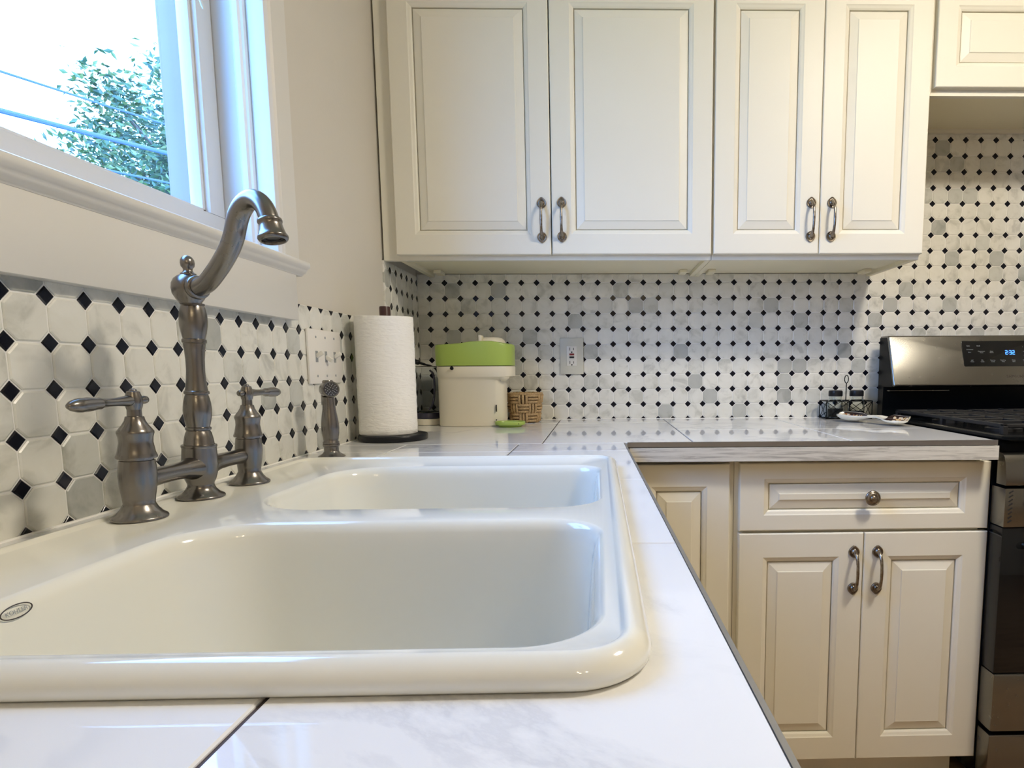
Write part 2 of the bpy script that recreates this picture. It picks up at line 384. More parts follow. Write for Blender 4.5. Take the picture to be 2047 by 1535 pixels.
for a, b in ((-1.009, -1.0), (-1.702, -1.693)):
    MB().box(-.112, -.094, a, b, .470, 1.31, bev=.002).build('glazing_bead', 'trim_paint', win)
MB().box(-.112, -.094, -1.702, -1.0, .470, .477, bev=.002).build('glazing_bead', 'trim_paint', win)
MB().box(-.1045, -.1025, -1.702, -1.0, .470, 1.31).build('pane', 'window_glass', win)

bc_ = MB().tube([(-.030, -1.084, .806), (-.030, -1.073, .790), (-.030, -1.0705, .785)], [.0022, .0026, .0012], 8).tube([(-.030, -1.084, .806), (-.030, -1.10, .84), (-.030, -1.11, 1.37)], .0012, 6).build('pull_cord', 'white_plastic', win)

# ------------------------------------------------------------------ outdoors
struct(MB().box(-60, -.3, -40, 60, -1.75, -1.7).build('ground', 'grass'))
def tree(loc, label, seed, blobs, nleaf):
    rnd = random.Random(seed); t = empty('tree', loc, label, 'tree')
    b = blobs[0]
    MB().tube([loc, (loc[0]+.1, loc[1], loc[2]+2.), (loc[0], loc[1]+.1, loc[2]+4.), (b[0], b[1], b[2])], [.2, .16, .11, .03], 10).build('trunk', 'bark', t)
    br = MB()
    for q in blobs: br.tube([(loc[0], loc[1], loc[2]+2.6), ((loc[0]+q[0])/2, (loc[1]+q[1])/2, q[2]-.5), q[:3]], [.06, .04, .012], 6)
    br.build('branches', 'bark', t)
    m_ = MB(); vol = sum(q[3]**2 for q in blobs)
    for q in blobs:
        nn_ = int(nleaf*q[3]**2/vol); tw = [Vector((rnd.gauss(0, 1), rnd.gauss(0, 1), rnd.gauss(0, 1))).normalized()*q[3]*rnd.uniform(.25, 1.05) for _ in range(max(6, nn_//14))]
        for _ in range(nn_):
            d = rnd.choice(tw); p_ = Vector(q[:3]) + d + Vector((rnd.gauss(0, 1), rnd.gauss(0, 1), rnd.gauss(0, 1)))*.13
            x = Vector((rnd.gauss(0, 1), rnd.gauss(0, 1), rnd.gauss(0, .6))).normalized(); y = x.orthogonal().normalized(); y.rotate(Matrix.Rotation(rnd.uniform(0, 6.28), 3, x)); L_, w_ = rnd.uniform(.05, .085), rnd.uniform(.022, .036)
            nrm = x.cross(y)
            m_.add([p_-x*L_, p_-y*w_+nrm*.008, p_+x*L_-nrm*.01, p_+y*w_+nrm*.008, p_], [(0, 1, 4), (1, 2, 4), (2, 3, 4), (3, 0, 4)])
    tag(m_.build('foliage', 'leaf', t, smooth=False, fix=False), kind='stuff')
tree((-7.0, 10.0, -1.7), 'leafy tree seen through the window behind the power lines', 3,
     [(-7, 9.3, 4.05, .75), (-7, 8.5, 4.3, .6), (-6.9, 7.85, 4.45, .40), (-7.1, 8.0, 3.7, .55), (-6.8, 8.8, 3.3, .75), (-7.1, 9.7, 3.4, .9), (-6.9, 7.6, 3.35, .4), (-7, 9.9, 4.9, .55), (-7.0, 9.25, 5.5, .33), (-7, 9.6, 5.1, .4), (-7, 10.8, 4.2, 1.1), (-6.8, 9.2, 2.9, .6)], 7600)
def wire(a, b, r, label):
    a, b = (CAMP + (Vector(q)-CAMP)*.70 for q in (a, b)); r *= .70; d = (b-a)
    pts = [a + d*t for t in (-3.2, -2, -1, 0, .5, 1, 2, 3.5)]
    for i, t in enumerate((-3.2, -2, -1, 0, .5, 1, 2, 3.5)): pts[i].z += .012*(t*(t-1))
    tag(MB().tube(pts, r, 8).build('power_line', 'cable'), label, 'cable', 'overhead wires outside the window')
wire((-6, 5.12, 3.516), (-6, 7.697, 3.955), .014, 'thin uppermost wire crossing the window view')
wire((-6, 5.069, 3.080), (-6, 7.684, 3.524), .030, 'thick overhead cable, middle of the three wires')
wire((-6, 5.3, 2.72), (-6, 7.69, 3.082), .014, 'lowest thin wire close above the window sash')

# ------------------------------------------------------------------ doors and hardware
PULL = {}
def make_pull(name='handle'):
    # vertical bail pull, local: centre on the door face, outward = -y
    if 'me' not in PULL:
        m_ = MB()
        for s_ in (1, -1):
            cz = .0475*s_
            def leaf(k):
                pts = []
                for a in range(24):
                    t = 2*math.pi*a/24; r = 1.0 + .0*t
                    x = math.sin(t); z = math.cos(t)
                    x = x*.0140*k; zz = z*.0155*k
                    if z*s_ > 0: zz *= 1.0 + .12*abs(z)**6
                    else: zz *= .95
                    pts.append((x*(1-.22*abs(z)**3), cz+zz))
                return pts
            rs = []
            for k, y in ((1., 0.), (1., -.0025), (.90, -.0045), (.74, -.0042), (.70, -.0030), (.60, -.0032), (.52, -.0065), (.35, -.0085), (.05, -.0092)):
                rs.append([(x, y, z) for x, z in leaf(k)])
            m_.rings(rs, cap0=True, cap1=True)
        path = [(0, -.004, .0475), (0, -.012, .0455), (0, -.019, .040), (0, -.0245, .031), (0, -.0275, .018), (0, -.0285, 0), (0, -.0275, -.018), (0, -.0245, -.031), (0, -.019, -.040), (0, -.012, -.0455), (0, -.004, -.0475)]
        m_.tube(path, [.0060, .0052, .0045, .0040, .0037, .0040, .0037, .0040, .0045, .0052, .0060], 10)
        o = m_.build(name, 'antique_pull', ang=50); PULL['me'] = o.data; return o
    return link(name, PULL['me'])
def make_knob(name='knob'):
    m_ = MB(); prof = [(.0075, 0), (.0075, .003), (.005, .006), (.0055, .012), (.012, .016), (.0185, .0185), (.0195, .021), (.0185, .0235), (.0165, .0245), (.0150, .0238), (.0135, .0250), (.0095, .0275), (.0080, .0272), (.0072, .0285), (.004, .0305), (.0005, .031)]
    m_.lathe(prof, 36, Matrix.Rotation(math.pi/2, 4, 'X'))
    return m_.build(name, 'antique_pull', ang=50)
def rect_ring(w_, h_, ins, y): return [(ins, y, ins), (w_-ins, y, ins), (w_-ins, y, h_-ins), (ins, y, h_-ins)]
def panel_door(w_, h_, parent, loc, sx_=.057, name='door', rotz=0, sz_=None, mt='cabinet_paint'):
    """frame with a raised centre panel; local x right, z up, front = -y; loc is the lower left corner of the front face"""
    sz_ = sz_ or sx_
    def ring(i, y, ex=0): 
        fx = min(1, i/1.0)
        return [(ix(i), y, iz(i)), (w_-ix(i), y, iz(i)), (w_-ix(i), y, h_-iz(i)), (ix(i), y, h_-iz(i))]
    ix = lambda i: i if i < .03 else sx_ + (i-1)
    iz = lambda i: i if i < .03 else sz_ + (i-1)
    fr_ = MB().rings([ring(0, .019), ring(0, .003), ring(.0012, .0008), ring(.003, 0), ring(1., 0), ring(1.003, .0018), ring(1.009, .0040), ring(1.0125, .0068), ring(1.0125, .0145)], cap0=True, cap1=False)
    o = fr_.build(name, mt, smooth=False)
    pn = MB().rings([ring(1.0120, .0145), ring(1.0152, .0145), ring(1.0154, .0094), ring(1.017, .0086), ring(1.038, .0032), ring(1.0385, .0018), ring(1.040, .0012)], cap0=False, cap1=True).build('panel', mt, smooth=False)
    pn.parent = o
    o.parent = parent; 
    if parent is not None: o.matrix_parent_inverse = Matrix.Translation(parent.location).inverted()
    o.location = loc; o.rotation_euler = (0, 0, rotz)
    return o
def put(o, parent, loc): o.parent = parent; o.location = loc; return o

# upper cabinets (door face at y = -.35)
YU = -.35
def upper(name, x0, x1, z0, z1, label, doors, handles, filler=None, bottom_recess=.012):
    t = empty(name, (x0, -.33, z0), label, 'cabinet')
    m_ = MB(); th = .016
    m_.box(x0, x0+th, -.314, -.001, z0, z1).box(x1-th, x1, -.314, -.001, z0, z1).box(x0+th, x1-th, -.314, -.001, z0+bottom_recess, z0+bottom_recess+.012)
    m_.box(x0+th, x1-th, -.314, -.001, z1-.016, z1).box(x0+th, x1-th, -.012, -.001, z0+bottom_recess+.012, z1-.016).build('carcass', 'cabinet_inside', t, smooth=False)
    f_ = MB().box(x0, x1, -.331, -.314, z0, z0+.035).box(x0, x1, -.331, -.314, z1-.04, z1)
    f_.box(x0, x0+.04, -.331, -.314, z0+.035, z1-.04).box(x1-.04, x1, -.331, -.314, z0+.035, z1-.04).build('face_frame', 'cabinet_paint', t, smooth=False)
    for s_ in (x0+.035, x1-.06): MB().box(s_, s_+.025, -.09, -.03, z0+.001, z0+bottom_recess, bev=.002).build('corner_block', 'cabinet_inside', t)
    for (a, b, c, d), hx in zip(doors, handles):
        o = panel_door(b-a, d-c, t, (a, YU, c))
        if hx: put(make_pull(), o, (hx[0]-a, 0, hx[1]-c))
    if filler:
        MB().box(filler[0], filler[1], -.331, -.31, z0, z1).build('filler_strip', 'cabinet_paint', t, smooth=False)
    return t
ZD0, ZD1 = .5135, 1.262
upper('wall_cabinet', .044, .968, .5005, 1.28, 'wide cream wall cabinet with two raised panel doors by the window wall', [(.0430, .4945, ZD0, ZD1), (.4975, .9655, ZD0+.001, ZD1+.001)], [(.4682, .6106), (.5265, .6122)], filler=(.0005, .0438))
upper('wall_cabinet', .9695, 1.5965, .5005, 1.28, 'narrower cream wall cabinet with two slim doors between wide cabinet and range cabinet', [(.9725, 1.2835, ZD0+.001, ZD1+.001), (1.2860, 1.5965, ZD0+.001, ZD1+.001)], [(1.2585, .612), (1.3195, .612)])
upper('wall_cabinet', 1.6045, 2.366, .967, 1.28, 'short cream wall cabinet mounted high above the range', [(1.611, 1.984, .9835, 1.262), (1.987, 2.360, .9835, 1.262)], [None, None], bottom_recess=.028)

# base cabinets on the back run (door face y = -.69)
YB = -.69; ZT = -.05; TK = -.853
def carcass(x0, x1, y0, y1, z0, z1, t, th=.018):
    MB().box(x0, x0+th, y0, y1, z0, z1).box(x1-th, x1, y0, y1, z0, z1).box(x0+th, x1-th, y0, y1, z0, z0+th).box(x0+th, x1-th, y1-.01, y1, z0+th, z1).build('carcass', 'cabinet_inside', t, smooth=False)
bt = empty('base_cabinet', (.97, YB, FLOOR), 'cream base cabinet with one drawer over two doors beside the range', 'cabinet')
carcass(.971, 1.604, -.652, -.01, TK-.004, ZT, bt)
m_ = MB().box(.971, .999, -.672, -.652, TK-.004, ZT).box(1.585, 1.604, -.672, -.652, TK-.004, ZT).box(.999, 1.585, -.672, -.652, ZT-.03, ZT).box(.999, 1.585, -.672, -.652, -.25, -.215).box(.999, 1.585, -.672, -.652, TK-.004, TK+.03)
m_.build('face_frame', 'cabinet_paint', bt, smooth=False)
dr = panel_door(.638, .1735, bt, (.9815, YB, -.2315), .062, 'drawer', sz_=.040)
put(make_knob(), dr, (1.3105-.9815, 0, -.1455+.2315))
d1 = panel_door(.3195, .614, bt, (.9815, YB, -.8525), .062); put(make_pull(), d1, (1.2768-.9815, 0, -.3362+.8525))
d2 = panel_door(.3175, .614, bt, (1.3030, YB, -.8525), .062); put(make_pull(), d2, (1.3375-1.3030, 0, -.3362+.8525))
MB().box(.971, 1.604, -.61, -.595, FLOOR, TK-.004).build('toe_kick', 'cabinet_paint', bt, smooth=False)
bc = empty('corner_cabinet', (.69, YB, FLOOR), 'cream corner base cabinet with a single door under the inside corner', 'cabinet')
carcass(.665, .9700, -.652, -.01, TK-.004, ZT, bc)
MB().box(.9350, .9700, -.672, -.652, TK-.004, ZT).box(.665, .700, -.672, -.652, TK-.004, ZT).box(.70, .9350, -.672, -.652, ZT-.03, ZT).box(.70, .9350, -.672, -.652, TK-.004, TK+.03).build('face_frame', 'cabinet_paint', bc, smooth=False)
MB().box(.600, .7015, -.699, -.673, TK-.004, ZT).build('corner_post', 'cabinet_paint', bc, smooth=False)
panel_door(.255, .794, bc, (.7020, YB, -.8525), .057)
MB().box(.655, .9700, -.61, -.595, FLOOR, TK-.004).build('toe_kick', 'cabinet_paint', bc, smooth=False)
# base cabinets on the sink run (doors face +x)
for k, (a, b, lab) in enumerate(((-1.93, -.70, 'cream sink base cabinet below the white sink'), (-2.75, -1.935, 'cream base cabinet under the near end of the counter'))):
    t = empty('base_cabinet', (.64, (a+b)/2, FLOOR), lab, 'cabinet')
    MB().box(.005, .622, a, a+.018, TK-.004, ZT).box(.005, .622, b-.018, b, TK-.004, ZT).box(.005, .622, a+.018, b-.018, TK-.004, TK+.014).build('carcass', 'cabinet_inside', t, smooth=False)
    MB().box(.622, .642, a, a+.04, TK-.004, ZT).box(.622, .642, b-.04, b, TK-.004, ZT).box(.622, .642, a+.04, b-.04, ZT-.035, ZT).box(.622, .642, a+.04, b-.04, TK-.004, TK+.03).build('face_frame', 'cabinet_paint', t, smooth=False)
    n_ = 2; wd = (b-a-.06)/n_
    for q in range(n_):
        o = panel_door(wd-.004, .794, t, (.660, a+.03+q*wd, -.8525), .057, rotz=math.pi/2)
        put(make_pull(), o, ((wd-.004)-.03 if q == 0 else .03, 0, .70))
    MB().box(.56, .575, a, b, FLOOR, TK-.004).build('toe_kick', 'cabinet_paint', t, smooth=False)

# ------------------------------------------------------------------ countertop
def edge_x(y): return .694 + (-.72-y)*.0215          # front edge of the sink run
def edge_y(x): return -.7175 - (x-.694)*.0165        # front edge of the back run
XR = 1.6035; YN = -2.75
ct = empty('countertop', (.35, -.4, -.05), 'L-shaped marble look tiled countertop with grey metal edging', 'countertop')
SX0, SX1, SY0, SY1 = .105, .645, -1.845, -1.075      # sink cut-out
bed = MB()
def slab(poly, z0, z1, mb): mb.prism([p for p in poly], z0, z1, 2)
Z0, Z1 = -.0480, -.0022
slab([(.0, -.70), (.0, 0.0), (XR-.002, 0.0), (XR-.002, edge_y(XR)+.006), (.70, edge_y(.70)+.006), (.70, -.70)], Z0, Z1, bed)
slab([(.0, SY1), (.0, -.70), (edge_x(-.7)-.006, -.70), (edge_x(SY1)-.006, SY1)], Z0, Z1, bed)
slab([(.0, SY0), (.0, SY1), (SX0, SY1), (SX0, SY0)], Z0, Z1, bed)
slab([(SX1, SY0), (SX1, SY1), (edge_x(SY1)-.006, SY1), (edge_x(SY0)-.006, SY0)], Z0, Z1, bed)
slab([(.0, YN), (.0, SY0), (edge_x(SY0)-.006, SY0), (edge_x(YN)-.006, YN)], Z0, Z1, bed)
bed.build('grout_bed', 'counter_grout', ct, smooth=False)
G = .0016
def ctile(poly, conv=True):
    # poly counter-clockwise, shrunk by half the joint, small bevel
    def inset(p, d):
        n = len(p); res = []
        for i in range(n):
            a, b, c = Vector(p[i-1]), Vector(p[i]), Vector(p[(i+1) % n]); e1 = (b-a).normalized(); e2 = (c-b).normalized()
            n1 = Vector((-e1.y, e1.x)); n2 = Vector((-e2.y, e2.x)); k = 1+n1.dot(n2)
            q = b + (n1+n2)*(d/k); res.append((q.x, q.y))
        return res
    p0 = inset(poly, G); p1 = inset(poly, G+.0012)
    cx = sum(p[0] for p in poly)/len(poly); cy = sum(p[1] for p in poly)/len(poly)
    rs = [[(x-cx, y-cy, -.009) for x, y in p0], [(x-cx, y-cy, -.0012) for x, y in p0], [(x-cx, y-cy, 0) for x, y in p1]]
    o = MB().rings(rs).build('counter_tile', 'counter_marble', smooth=False); o.parent = ct; o.matrix_parent_inverse = Matrix.Translation(ct.location).inverted(); o.location = (cx, cy, 0)
M_ = .0015
ex = lambda y: edge_x(y) - M_
ey = lambda x: edge_y(x) + M_
XS = [0.003, .492, .860, 1.250, XR-.002]
for i in range(4):
    a, b = XS[i], XS[i+1]; ym = -.166 if i < 2 else -.415
    if i == 2: ym = -.415
    fa, fb = (ey(max(a, .694)), ey(b)) if i else (-.718, -.718)
    if i == 0: ctile([(a, -.718), (b, -.718), (b, ym), (a, ym)])
    else: ctile([(a, fa), (b, fb), (b, ym), (a, ym)])
    ctile([(a, ym), (b, ym), (b, -.001), (a, -.001)])
for a, b in ((0.003, .168), (.168, .437), (.437, None)):
    for y0, y1 in ((-.858, -.718),):
        b0, b1 = (b, b) if b else (ex(y0), ex(y1)); ctile([(a, y0), (b0, y0), (b1, y1), (a, y1)])
ctile([(.003, SY1), (.168, SY1), (.168, -.858), (.003, -.858)]); ctile([(.168, SY1), (.437, SY1), (.437, -.858), (.168, -.858)])
ctile([(.437, SY1), (SX1, SY1), (SX1, -1.21), (ex(-1.21), -1.21), (ex(-.858), -.858), (.437, -.858)])
ctile([(SX1, -1.575), (ex(-1.575), -1.575), (ex(-1.21), -1.21), (SX1, -1.21)])
ctile([(.4475, -1.945), (ex(-1.945), -1.945), (ex(-1.575), -1.575), (SX1, -1.575), (SX1, SY0), (.4475, SY0)])
ctile([(SX0-.04, -1.945), (.4475, -1.945), (.4475, SY0), (SX0-.04, SY0)])
for a, b in ((-1.22, SY1), (-1.585, -1.22), (-1.945, -1.585)): ctile([(.003, a), (SX0-.04 if a < -1.6 else SX0, a), (SX0-.04 if a < -1.6 else SX0, b), (.003, b)])
for a, b in ((.003, .4475), (.4475, None)):
    for y0, y1 in ((-2.32, -1.945), (YN, -2.32)):
        b0, b1 = (b, b) if b else (ex(y0), ex(y1)); ctile([(a, y0), (b0, y0), (b1, y1), (a, y1)])
MB().box(.0002, .0055, YN, -.002, -.004, .0016, bev=.0008).box(.0055, XR-.003, -.0050, -.0002, -.004, .0016, bev=.0008).build('caulk_bead', 'grout', ct)
# metal edging and wooden lip
def strip(p, q, z0, z1, th, name, mt, out_):
    p, q = Vector(p), Vector(q); n = Vector(out_)
    poly = [p, q, q-n*th, p-n*th]
    return MB().prism([(v.x, v.y) for v in poly], z0, z1, 2).build(name, mt, ct, smooth=False)
A = (edge_x(-.72), edge_y(.694)); 
strip((.699, edge_y(.699)), (XR, edge_y(XR)), -.0115, .0006, .0035, 'metal_edging', 'edge_metal', (0, -1))
strip((edge_x(-.718), -.718), (edge_x(YN), YN), -.0115, .0006, .0035, 'metal_edging', 'edge_metal', (1, 0))
strip((.704, edge_y(.704)-.0012), (XR+.003, edge_y(XR)-.0012), -.0475, -.0135, .012, 'wooden_lip', 'washed_wood', (0, -1))
strip((edge_x(-.72)+.0012, -.722), (edge_x(YN)+.0012, YN), -.0475, -.0135, .012, 'wooden_lip', 'washed_wood', (1, 0))

# ------------------------------------------------------------------ sink
sk = empty('sink', (.37, -1.46, 0), 'white porcelain double bowl drop in sink with raised rim', 'sink')
OX0, OX1, OY0, OY1 = .075, .663, -1.866, -1.048
def sink_ring(d, z, rc=.048, n=10): return [(x, y, z) for x, y in rrect(OX0+d, OX1-d, OY0+d, OY1-d, [max(.006, rc-d)]*2+[max(.006, rc-d)]*2, n)]
ZS = .0155
rim = [sink_ring(.004, .0003), sink_ring(.0008, .003), sink_ring(0, .007), sink_ring(.0012, .0115), sink_ring(.0045, .0158), sink_ring(.0095, .0190), sink_ring(.0125, .0198), sink_ring(.0150, .0196), sink_ring(.0170, .0184), sink_ring(.0185, .0166), sink_ring(.0200, ZS)]
import bmesh
bm = bmesh.new()
def bring(pts): return [bm.verts.new(p) for p in pts]
def bquads(a, b):
    n = len(a)
    for j in range(n): bm.faces.new((a[j], a[(j+1) % n], b[(j+1) % n], b[j]))
prev = bring(rim[0])
for r in rim[1:]:
    cur = bring(r); bquads(prev, cur); prev = cur
outer = prev; loops = [outer]
def bowl(x0, x1, y0, y1, R, depth):
    # R: radii x1y1, x0y1, x0y0, x1y0
    def rg(d, z): return [(x, y, z) for x, y in rrect(x0+d, x1-d, y0+d, y1-d, [max(.02, q-d*.6) for q in R], 12)]
    rs = [rg(-.0075, ZS), rg(-.0055, ZS-.0004), rg(-.003, ZS-.0025), rg(0, ZS-.006), rg(.0022, ZS-.012), rg(.0042, ZS-.025), rg(.009, ZS-.09), rg(.016, -depth+.03), rg(.020, -depth+.014), rg(.032, -depth+.004), rg(.05, -depth), rg(.09, -depth-.002)]
    p_ = bring(rs[0]); first = p_
    for r in rs[1:]:
        c = bring(r); bquads(p_, c); p_ = c
    bm.faces.new(p_); loops.append(first)
bowl(.205, .628, -1.832, -1.536, (.055, .085, .06, .05), .205)
bowl(.205, .628, -1.466, -1.160, (.045, .075, .09, .055), .185)
eds = []
for lp in loops:
    for j in range(len(lp)):
        e = bm.edges.get((lp[j], lp[(j+1) % len(lp)])); eds.append(e)
bmesh.ops.triangle_fill(bm, use_beauty=True, use_dissolve=False, edges=eds)
bmesh.ops.recalc_face_normals(bm, faces=bm.faces[:])
me = bpy.data.meshes.new('basin'); bm.to_mesh(me); bm.free(); me.materials.append(MATS['porcelain'])
me.polygons.foreach_set('use_smooth', [True]*len(me.polygons)); me.set_sharp_from_angle(angle=math.radians(60))
link('basin', me, sk)
for (x, y, z) in ((.417, -1.684, -.207), (.417, -1.313, -.187)):
    MB().lathe([(.042, 0), (.042, .002), (.036, .0035), (.028, .001), (.005, .0005)], 28, T(x, y, z)).build('drain', 'steel', sk)
# maker's mark on the wall of the near bowl
LM = Matrix(((0, -.22,   .975, .2083), (1, 0, 0, -1.7470), (0, .975, .22, .0058), (0, 0, 0, 1)))
text_mesh('KOHLER', .0045, LM, 'print_grey', 'lettering', sk, .0001)
el = MB(); el.tube([tuple(LM @ Vector((.0120*math.cos(a), .0047*math.sin(a), 0))) for a in [2*math.pi*i/40 for i in range(40)]], .00045, 6, closed=True).build('logo_outline', 'print_dark', sk)

# ------------------------------------------------------------------ faucet
def lean(x, y, z=.0155): return T(x, y, z) @ Matrix.Rotation(.033, 4, 'Y') @ T(0, 0, -z)
fc = empty('faucet', (.116, -1.40, .0155), 'antique pewter bridge faucet with high curved spout and two levers', 'faucet')
zb = .0166
body_h = [(.0262, zb), (.0264, zb+.0015), (.0256, zb+.003), (.0215, .0225), (.0175, .0275), (.0150, .0325), (.0146, .0335), (.0152, .040), (.0170, .053), (.0176, .064), (.0172, .074), (.0163, .0815), (.0150, .0820), (.0150, .0842)]
bell_h = [(.0150, .0838), (.0185, .0840), (.0188, .0858), (.0172, .0905), (.0154, .1010), (.0157, .107), (.0168, .1112), (.0168, .1132), (.0150, .1160), (.0118, .1205), (.0095, .125), (.0084, .1295), (.0068, .1300), (.0066, .135), (.0066, .139)]
for (hx, hy, sgn) in ((.120, -1.507, -1), (.120, -1.2936, 1)):
    M1 = lean(hx, hy)
    MB().lathe(body_h, 40, M1, cap1=True).build('valve_body', 'pewter', fc, ang=38)
    hd = MB().lathe(bell_h, 40, M1).lathe([(.0066, .137), (.0075, .1395), (.0082, .143), (.0084, .1465), (.0078, .151), (.0062, .1555), (.0060, .1565), (.0035, .1575), (.0030, .159), (.0012, .1600)], 28, M1)
    hd = hd.build('bonnet', 'pewter', fc, ang=38)
    z0 = .1470
    lv = [(0, .0052), (.008, .0060), (.012, .0056), (.022, .0046), (.034, .0043), (.044, .0050), (.046, .0062), (.048, .0060), (.052, .0064), (.060, .0073), (.066, .0070), (.0675, .0073), (.072, .0068), (.078, .0052), (.082, .0028), (.0832, .0004)]
    if sgn > 0: lv = [(a*1.08, r*1.02) for a, r in lv]
    pts_ = [tuple(M1 @ Vector((0, sgn*a, z0 - .00002*a*1000))) for a, r in lv]
    MB().tube(pts_, [r for a, r in lv], 20).build('lever', 'pewter', fc, ang=50)
    st_ = [(0, .004), (.010, .0034), (.0115, .0042), (.0145, .0046), (.0175, .0042), (.0190, .0020), (.0192, .0003)]
    MB().tube([tuple(M1 @ Vector((0, -sgn*a, z0))) for a, r in st_], [r for a, r in st_], 16).build('lever_stub', 'pewter', fc, ang=50)
MC = lean(.1145, -1.394)
hub = [(.0268, zb), (.0270, zb+.0015), (.0260, zb+.003), (.0215, .0222), (.0172, .0268), (.0148, .0318), (.0150, .0350), (.0172, .040), (.0190, .047), (.0200, .058), (.0196, .070), (.0190, .0795), (.0191, .083)]
MB().lathe(hub, 40, MC).build('hub', 'pewter', fc, ang=50)
colp = [(.0180, .0800), (.0194, .0815), (.0198, .0830), (.0194, .0848), (.0172, .0852), (.0168, .0865), (.0158, .0930), (.0142, .1000), (.0130, .1022), (.0128, .1030), (.0141, .1040), (.0143, .1055), (.0141, .1070), (.0128, .1078), (.0130, .1090), (.0143, .1150), (.0154, .1225), (.0157, .1290), (.0150, .1380), (.0132, .1462), (.0124, .1484), (.0125, .1490), (.0138, .1497), (.0140, .1512), (.0138, .1528), (.0124, .1540), (.0120, .1570), (.0109, .1670), (.0102, .1800), (.0104, .1930), (.0113, .2050), (.0123, .2120), (.0122, .2132), (.0134, .2140), (.0136, .2160), (.0134, .2180), (.0121, .2190), (.0124, .2205), (.0138, .2265), (.0152, .2350), (.0155, .2415), (.0148, .2500), (.0133, .2575), (.0124, .2600), (.0130, .2606), (.0130, .2626), (.0120, .2632)]
MB().lathe(colp, 48, MC).build('column', 'pewter', fc, ang=38)
# bridge arms
for sgn, y1 in ((-1, -1.507), (1, -1.2936)):
    L_ = abs(y1+1.394); pr_ = [(.008, .0165), (.018, .0145), (.026, .0122), (.036, .0106), (.055, .0100), (.075, .0103), (.088, .0112), (L_-.012, .0125), (L_-.006, .0130)]
    MB().tube([tuple(MC @ Vector((.0025*(a/L_), sgn*a, .0560+.0015*math.sin(a*20)))) for a, r in pr_], [r for a, r in pr_], 24).build('bridge_arm', 'pewter', fc, ang=60)
# ball, finial and spout
cb = Vector((.1236, -1.3992, .2802))
MB().lathe([(.0118, -.0185), (.0120, -.0170), (.0150, -.0130), (.0183, -.0065), (.0192, 0), (.0185, .0060), (.0160, .0115), (.0120, .0152), (.0086, .0168), (.0086, .0182), (.0074, .0188), (.0056, .0205), (.0050, .0228), (.0054, .0245), (.0072, .0268), (.0078, .0310), (.0074, .0345), (.0058, .0375), (.0034, .0395), (.0005, .0402)], 36, T(*cb)).build('finial_ball', 'pewter', fc, ang=60)
SP = [(.130, -1.403, .2802, .0125), (.1428, -1.4106, .2803, .0112), (.1594, -1.4202, .2845, .0108), (.1756, -1.4296, .2950, .0108), (.1908, -1.4383, .3072, .0109), (.2048, -1.4464, .3211, .0109), (.2130, -1.4511, .3334, .0110), (.2182, -1.4541, .3455, .0110), (.2254, -1.4583, .3575, .0110), (.2350, -1.4638, .3655, .0108), (.2466, -1.4706, .3685, .0105), (.2572, -1.4767, .3645, .0103), (.2655, -1.4814, .3563, .0101), (.2703, -1.4842, .3467, .0101), (.2725, -1.4855, .3400, .0102)]
def smooth_path(pts, k=4):
    out_ = []
    for i in range(len(pts)-1):
        p0, p1, p2, p3 = [Vector(pts[max(0, min(len(pts)-1, i+d))]) for d in (-1, 0, 1, 2)]
        for j in range(k):
            t = j/k; out_.append(.5*((2*p1)+(p2-p0)*t+(2*p0-5*p1+4*p2-p3)*t*t+(3*p1-p0-3*p2+p3)*t**3))
    out_.append(Vector(pts[-1])); return out_
sp_ = smooth_path(SP)
MB().tube([p[:3] for p in sp_], [p[3] for p in sp_], 28).build('spout', 'pewter', fc, ang=60)
dirv = Vector((.2755-.2703, -1.4873+1.4842, .3207-.3467)).normalized()
Mb = T(.2722, -1.4853, .3415) @ Vector((0, 0, 1)).rotation_difference(dirv).to_matrix().to_4x4()
MB().lathe([(.0106, -.002), (.0122, -.001), (.0126, .0008), (.0122, .0024), (.0116, .0032), (.0120, .0070), (.0128, .0120), (.0140, .0160), (.0153, .0180), (.0155, .0195), (.0146, .0215), (.0136, .0225), (.0120, .0228), (.0112, .0215), (.0108, .0180)], 36, Mb, cap0=False, cap1=False).build('spout_bell', 'pewter', fc, ang=60)
MB().lathe([(.0109, .0180), (.0109, .0195), (.0080, .0198), (.0078, .0190), (.0002, .0192)], 28, Mb).build('aerator', 'pewter_dark', fc)
MB().lathe([(.0130, -.004), (.0140, -.003), (.0145, 0), (.0138, .003), (.0125, .0045)], 32, T(.1400, -1.4088, .2802) @ Vector((0, 0, 1)).rotation_difference(Vector((.86, -.5, .02))).to_matrix().to_4x4()).build('spout_collar', 'pewter', fc, ang=60)

# side sprayer on the counter
sx0, sy0 = .0725, -.913
spr = empty('side_sprayer', (sx0, sy0, 0), 'pewter side sprayer with round perforated head standing by the switch plate', 'sprayer')
MB().lathe([(.0262, 0), (.0264, .0015), (.0245, .003), (.0185, .0065), (.0150, .0105), (.0141, .0125), (.0141, .0215), (.0160, .0225), (.0166, .0250), (.0162, .0270)], 32, T(sx0, sy0, 0)).build('base_flange', 'pewter', spr, ang=50)
MB().lathe([(.0150, .0270), (.0160, .0285), (.0160, .031), (.0142, .0335), (.0150, .0400), (.0168, .0500), (.0174, .0600), (.0168, .0720), (.0150, .0850), (.0128, .0990), (.0118, .1120), (.0118, .1240)], 32, T(sx0, sy0, 0)).build('wand', 'pewter', spr, ang=50)
hdir = Vector((.62, -.78, .02)).normalized(); MH = T(sx0+.002, sy0, .1400) @ Vector((0, 0, 1)).rotation_difference(hdir).to_matrix().to_4x4()
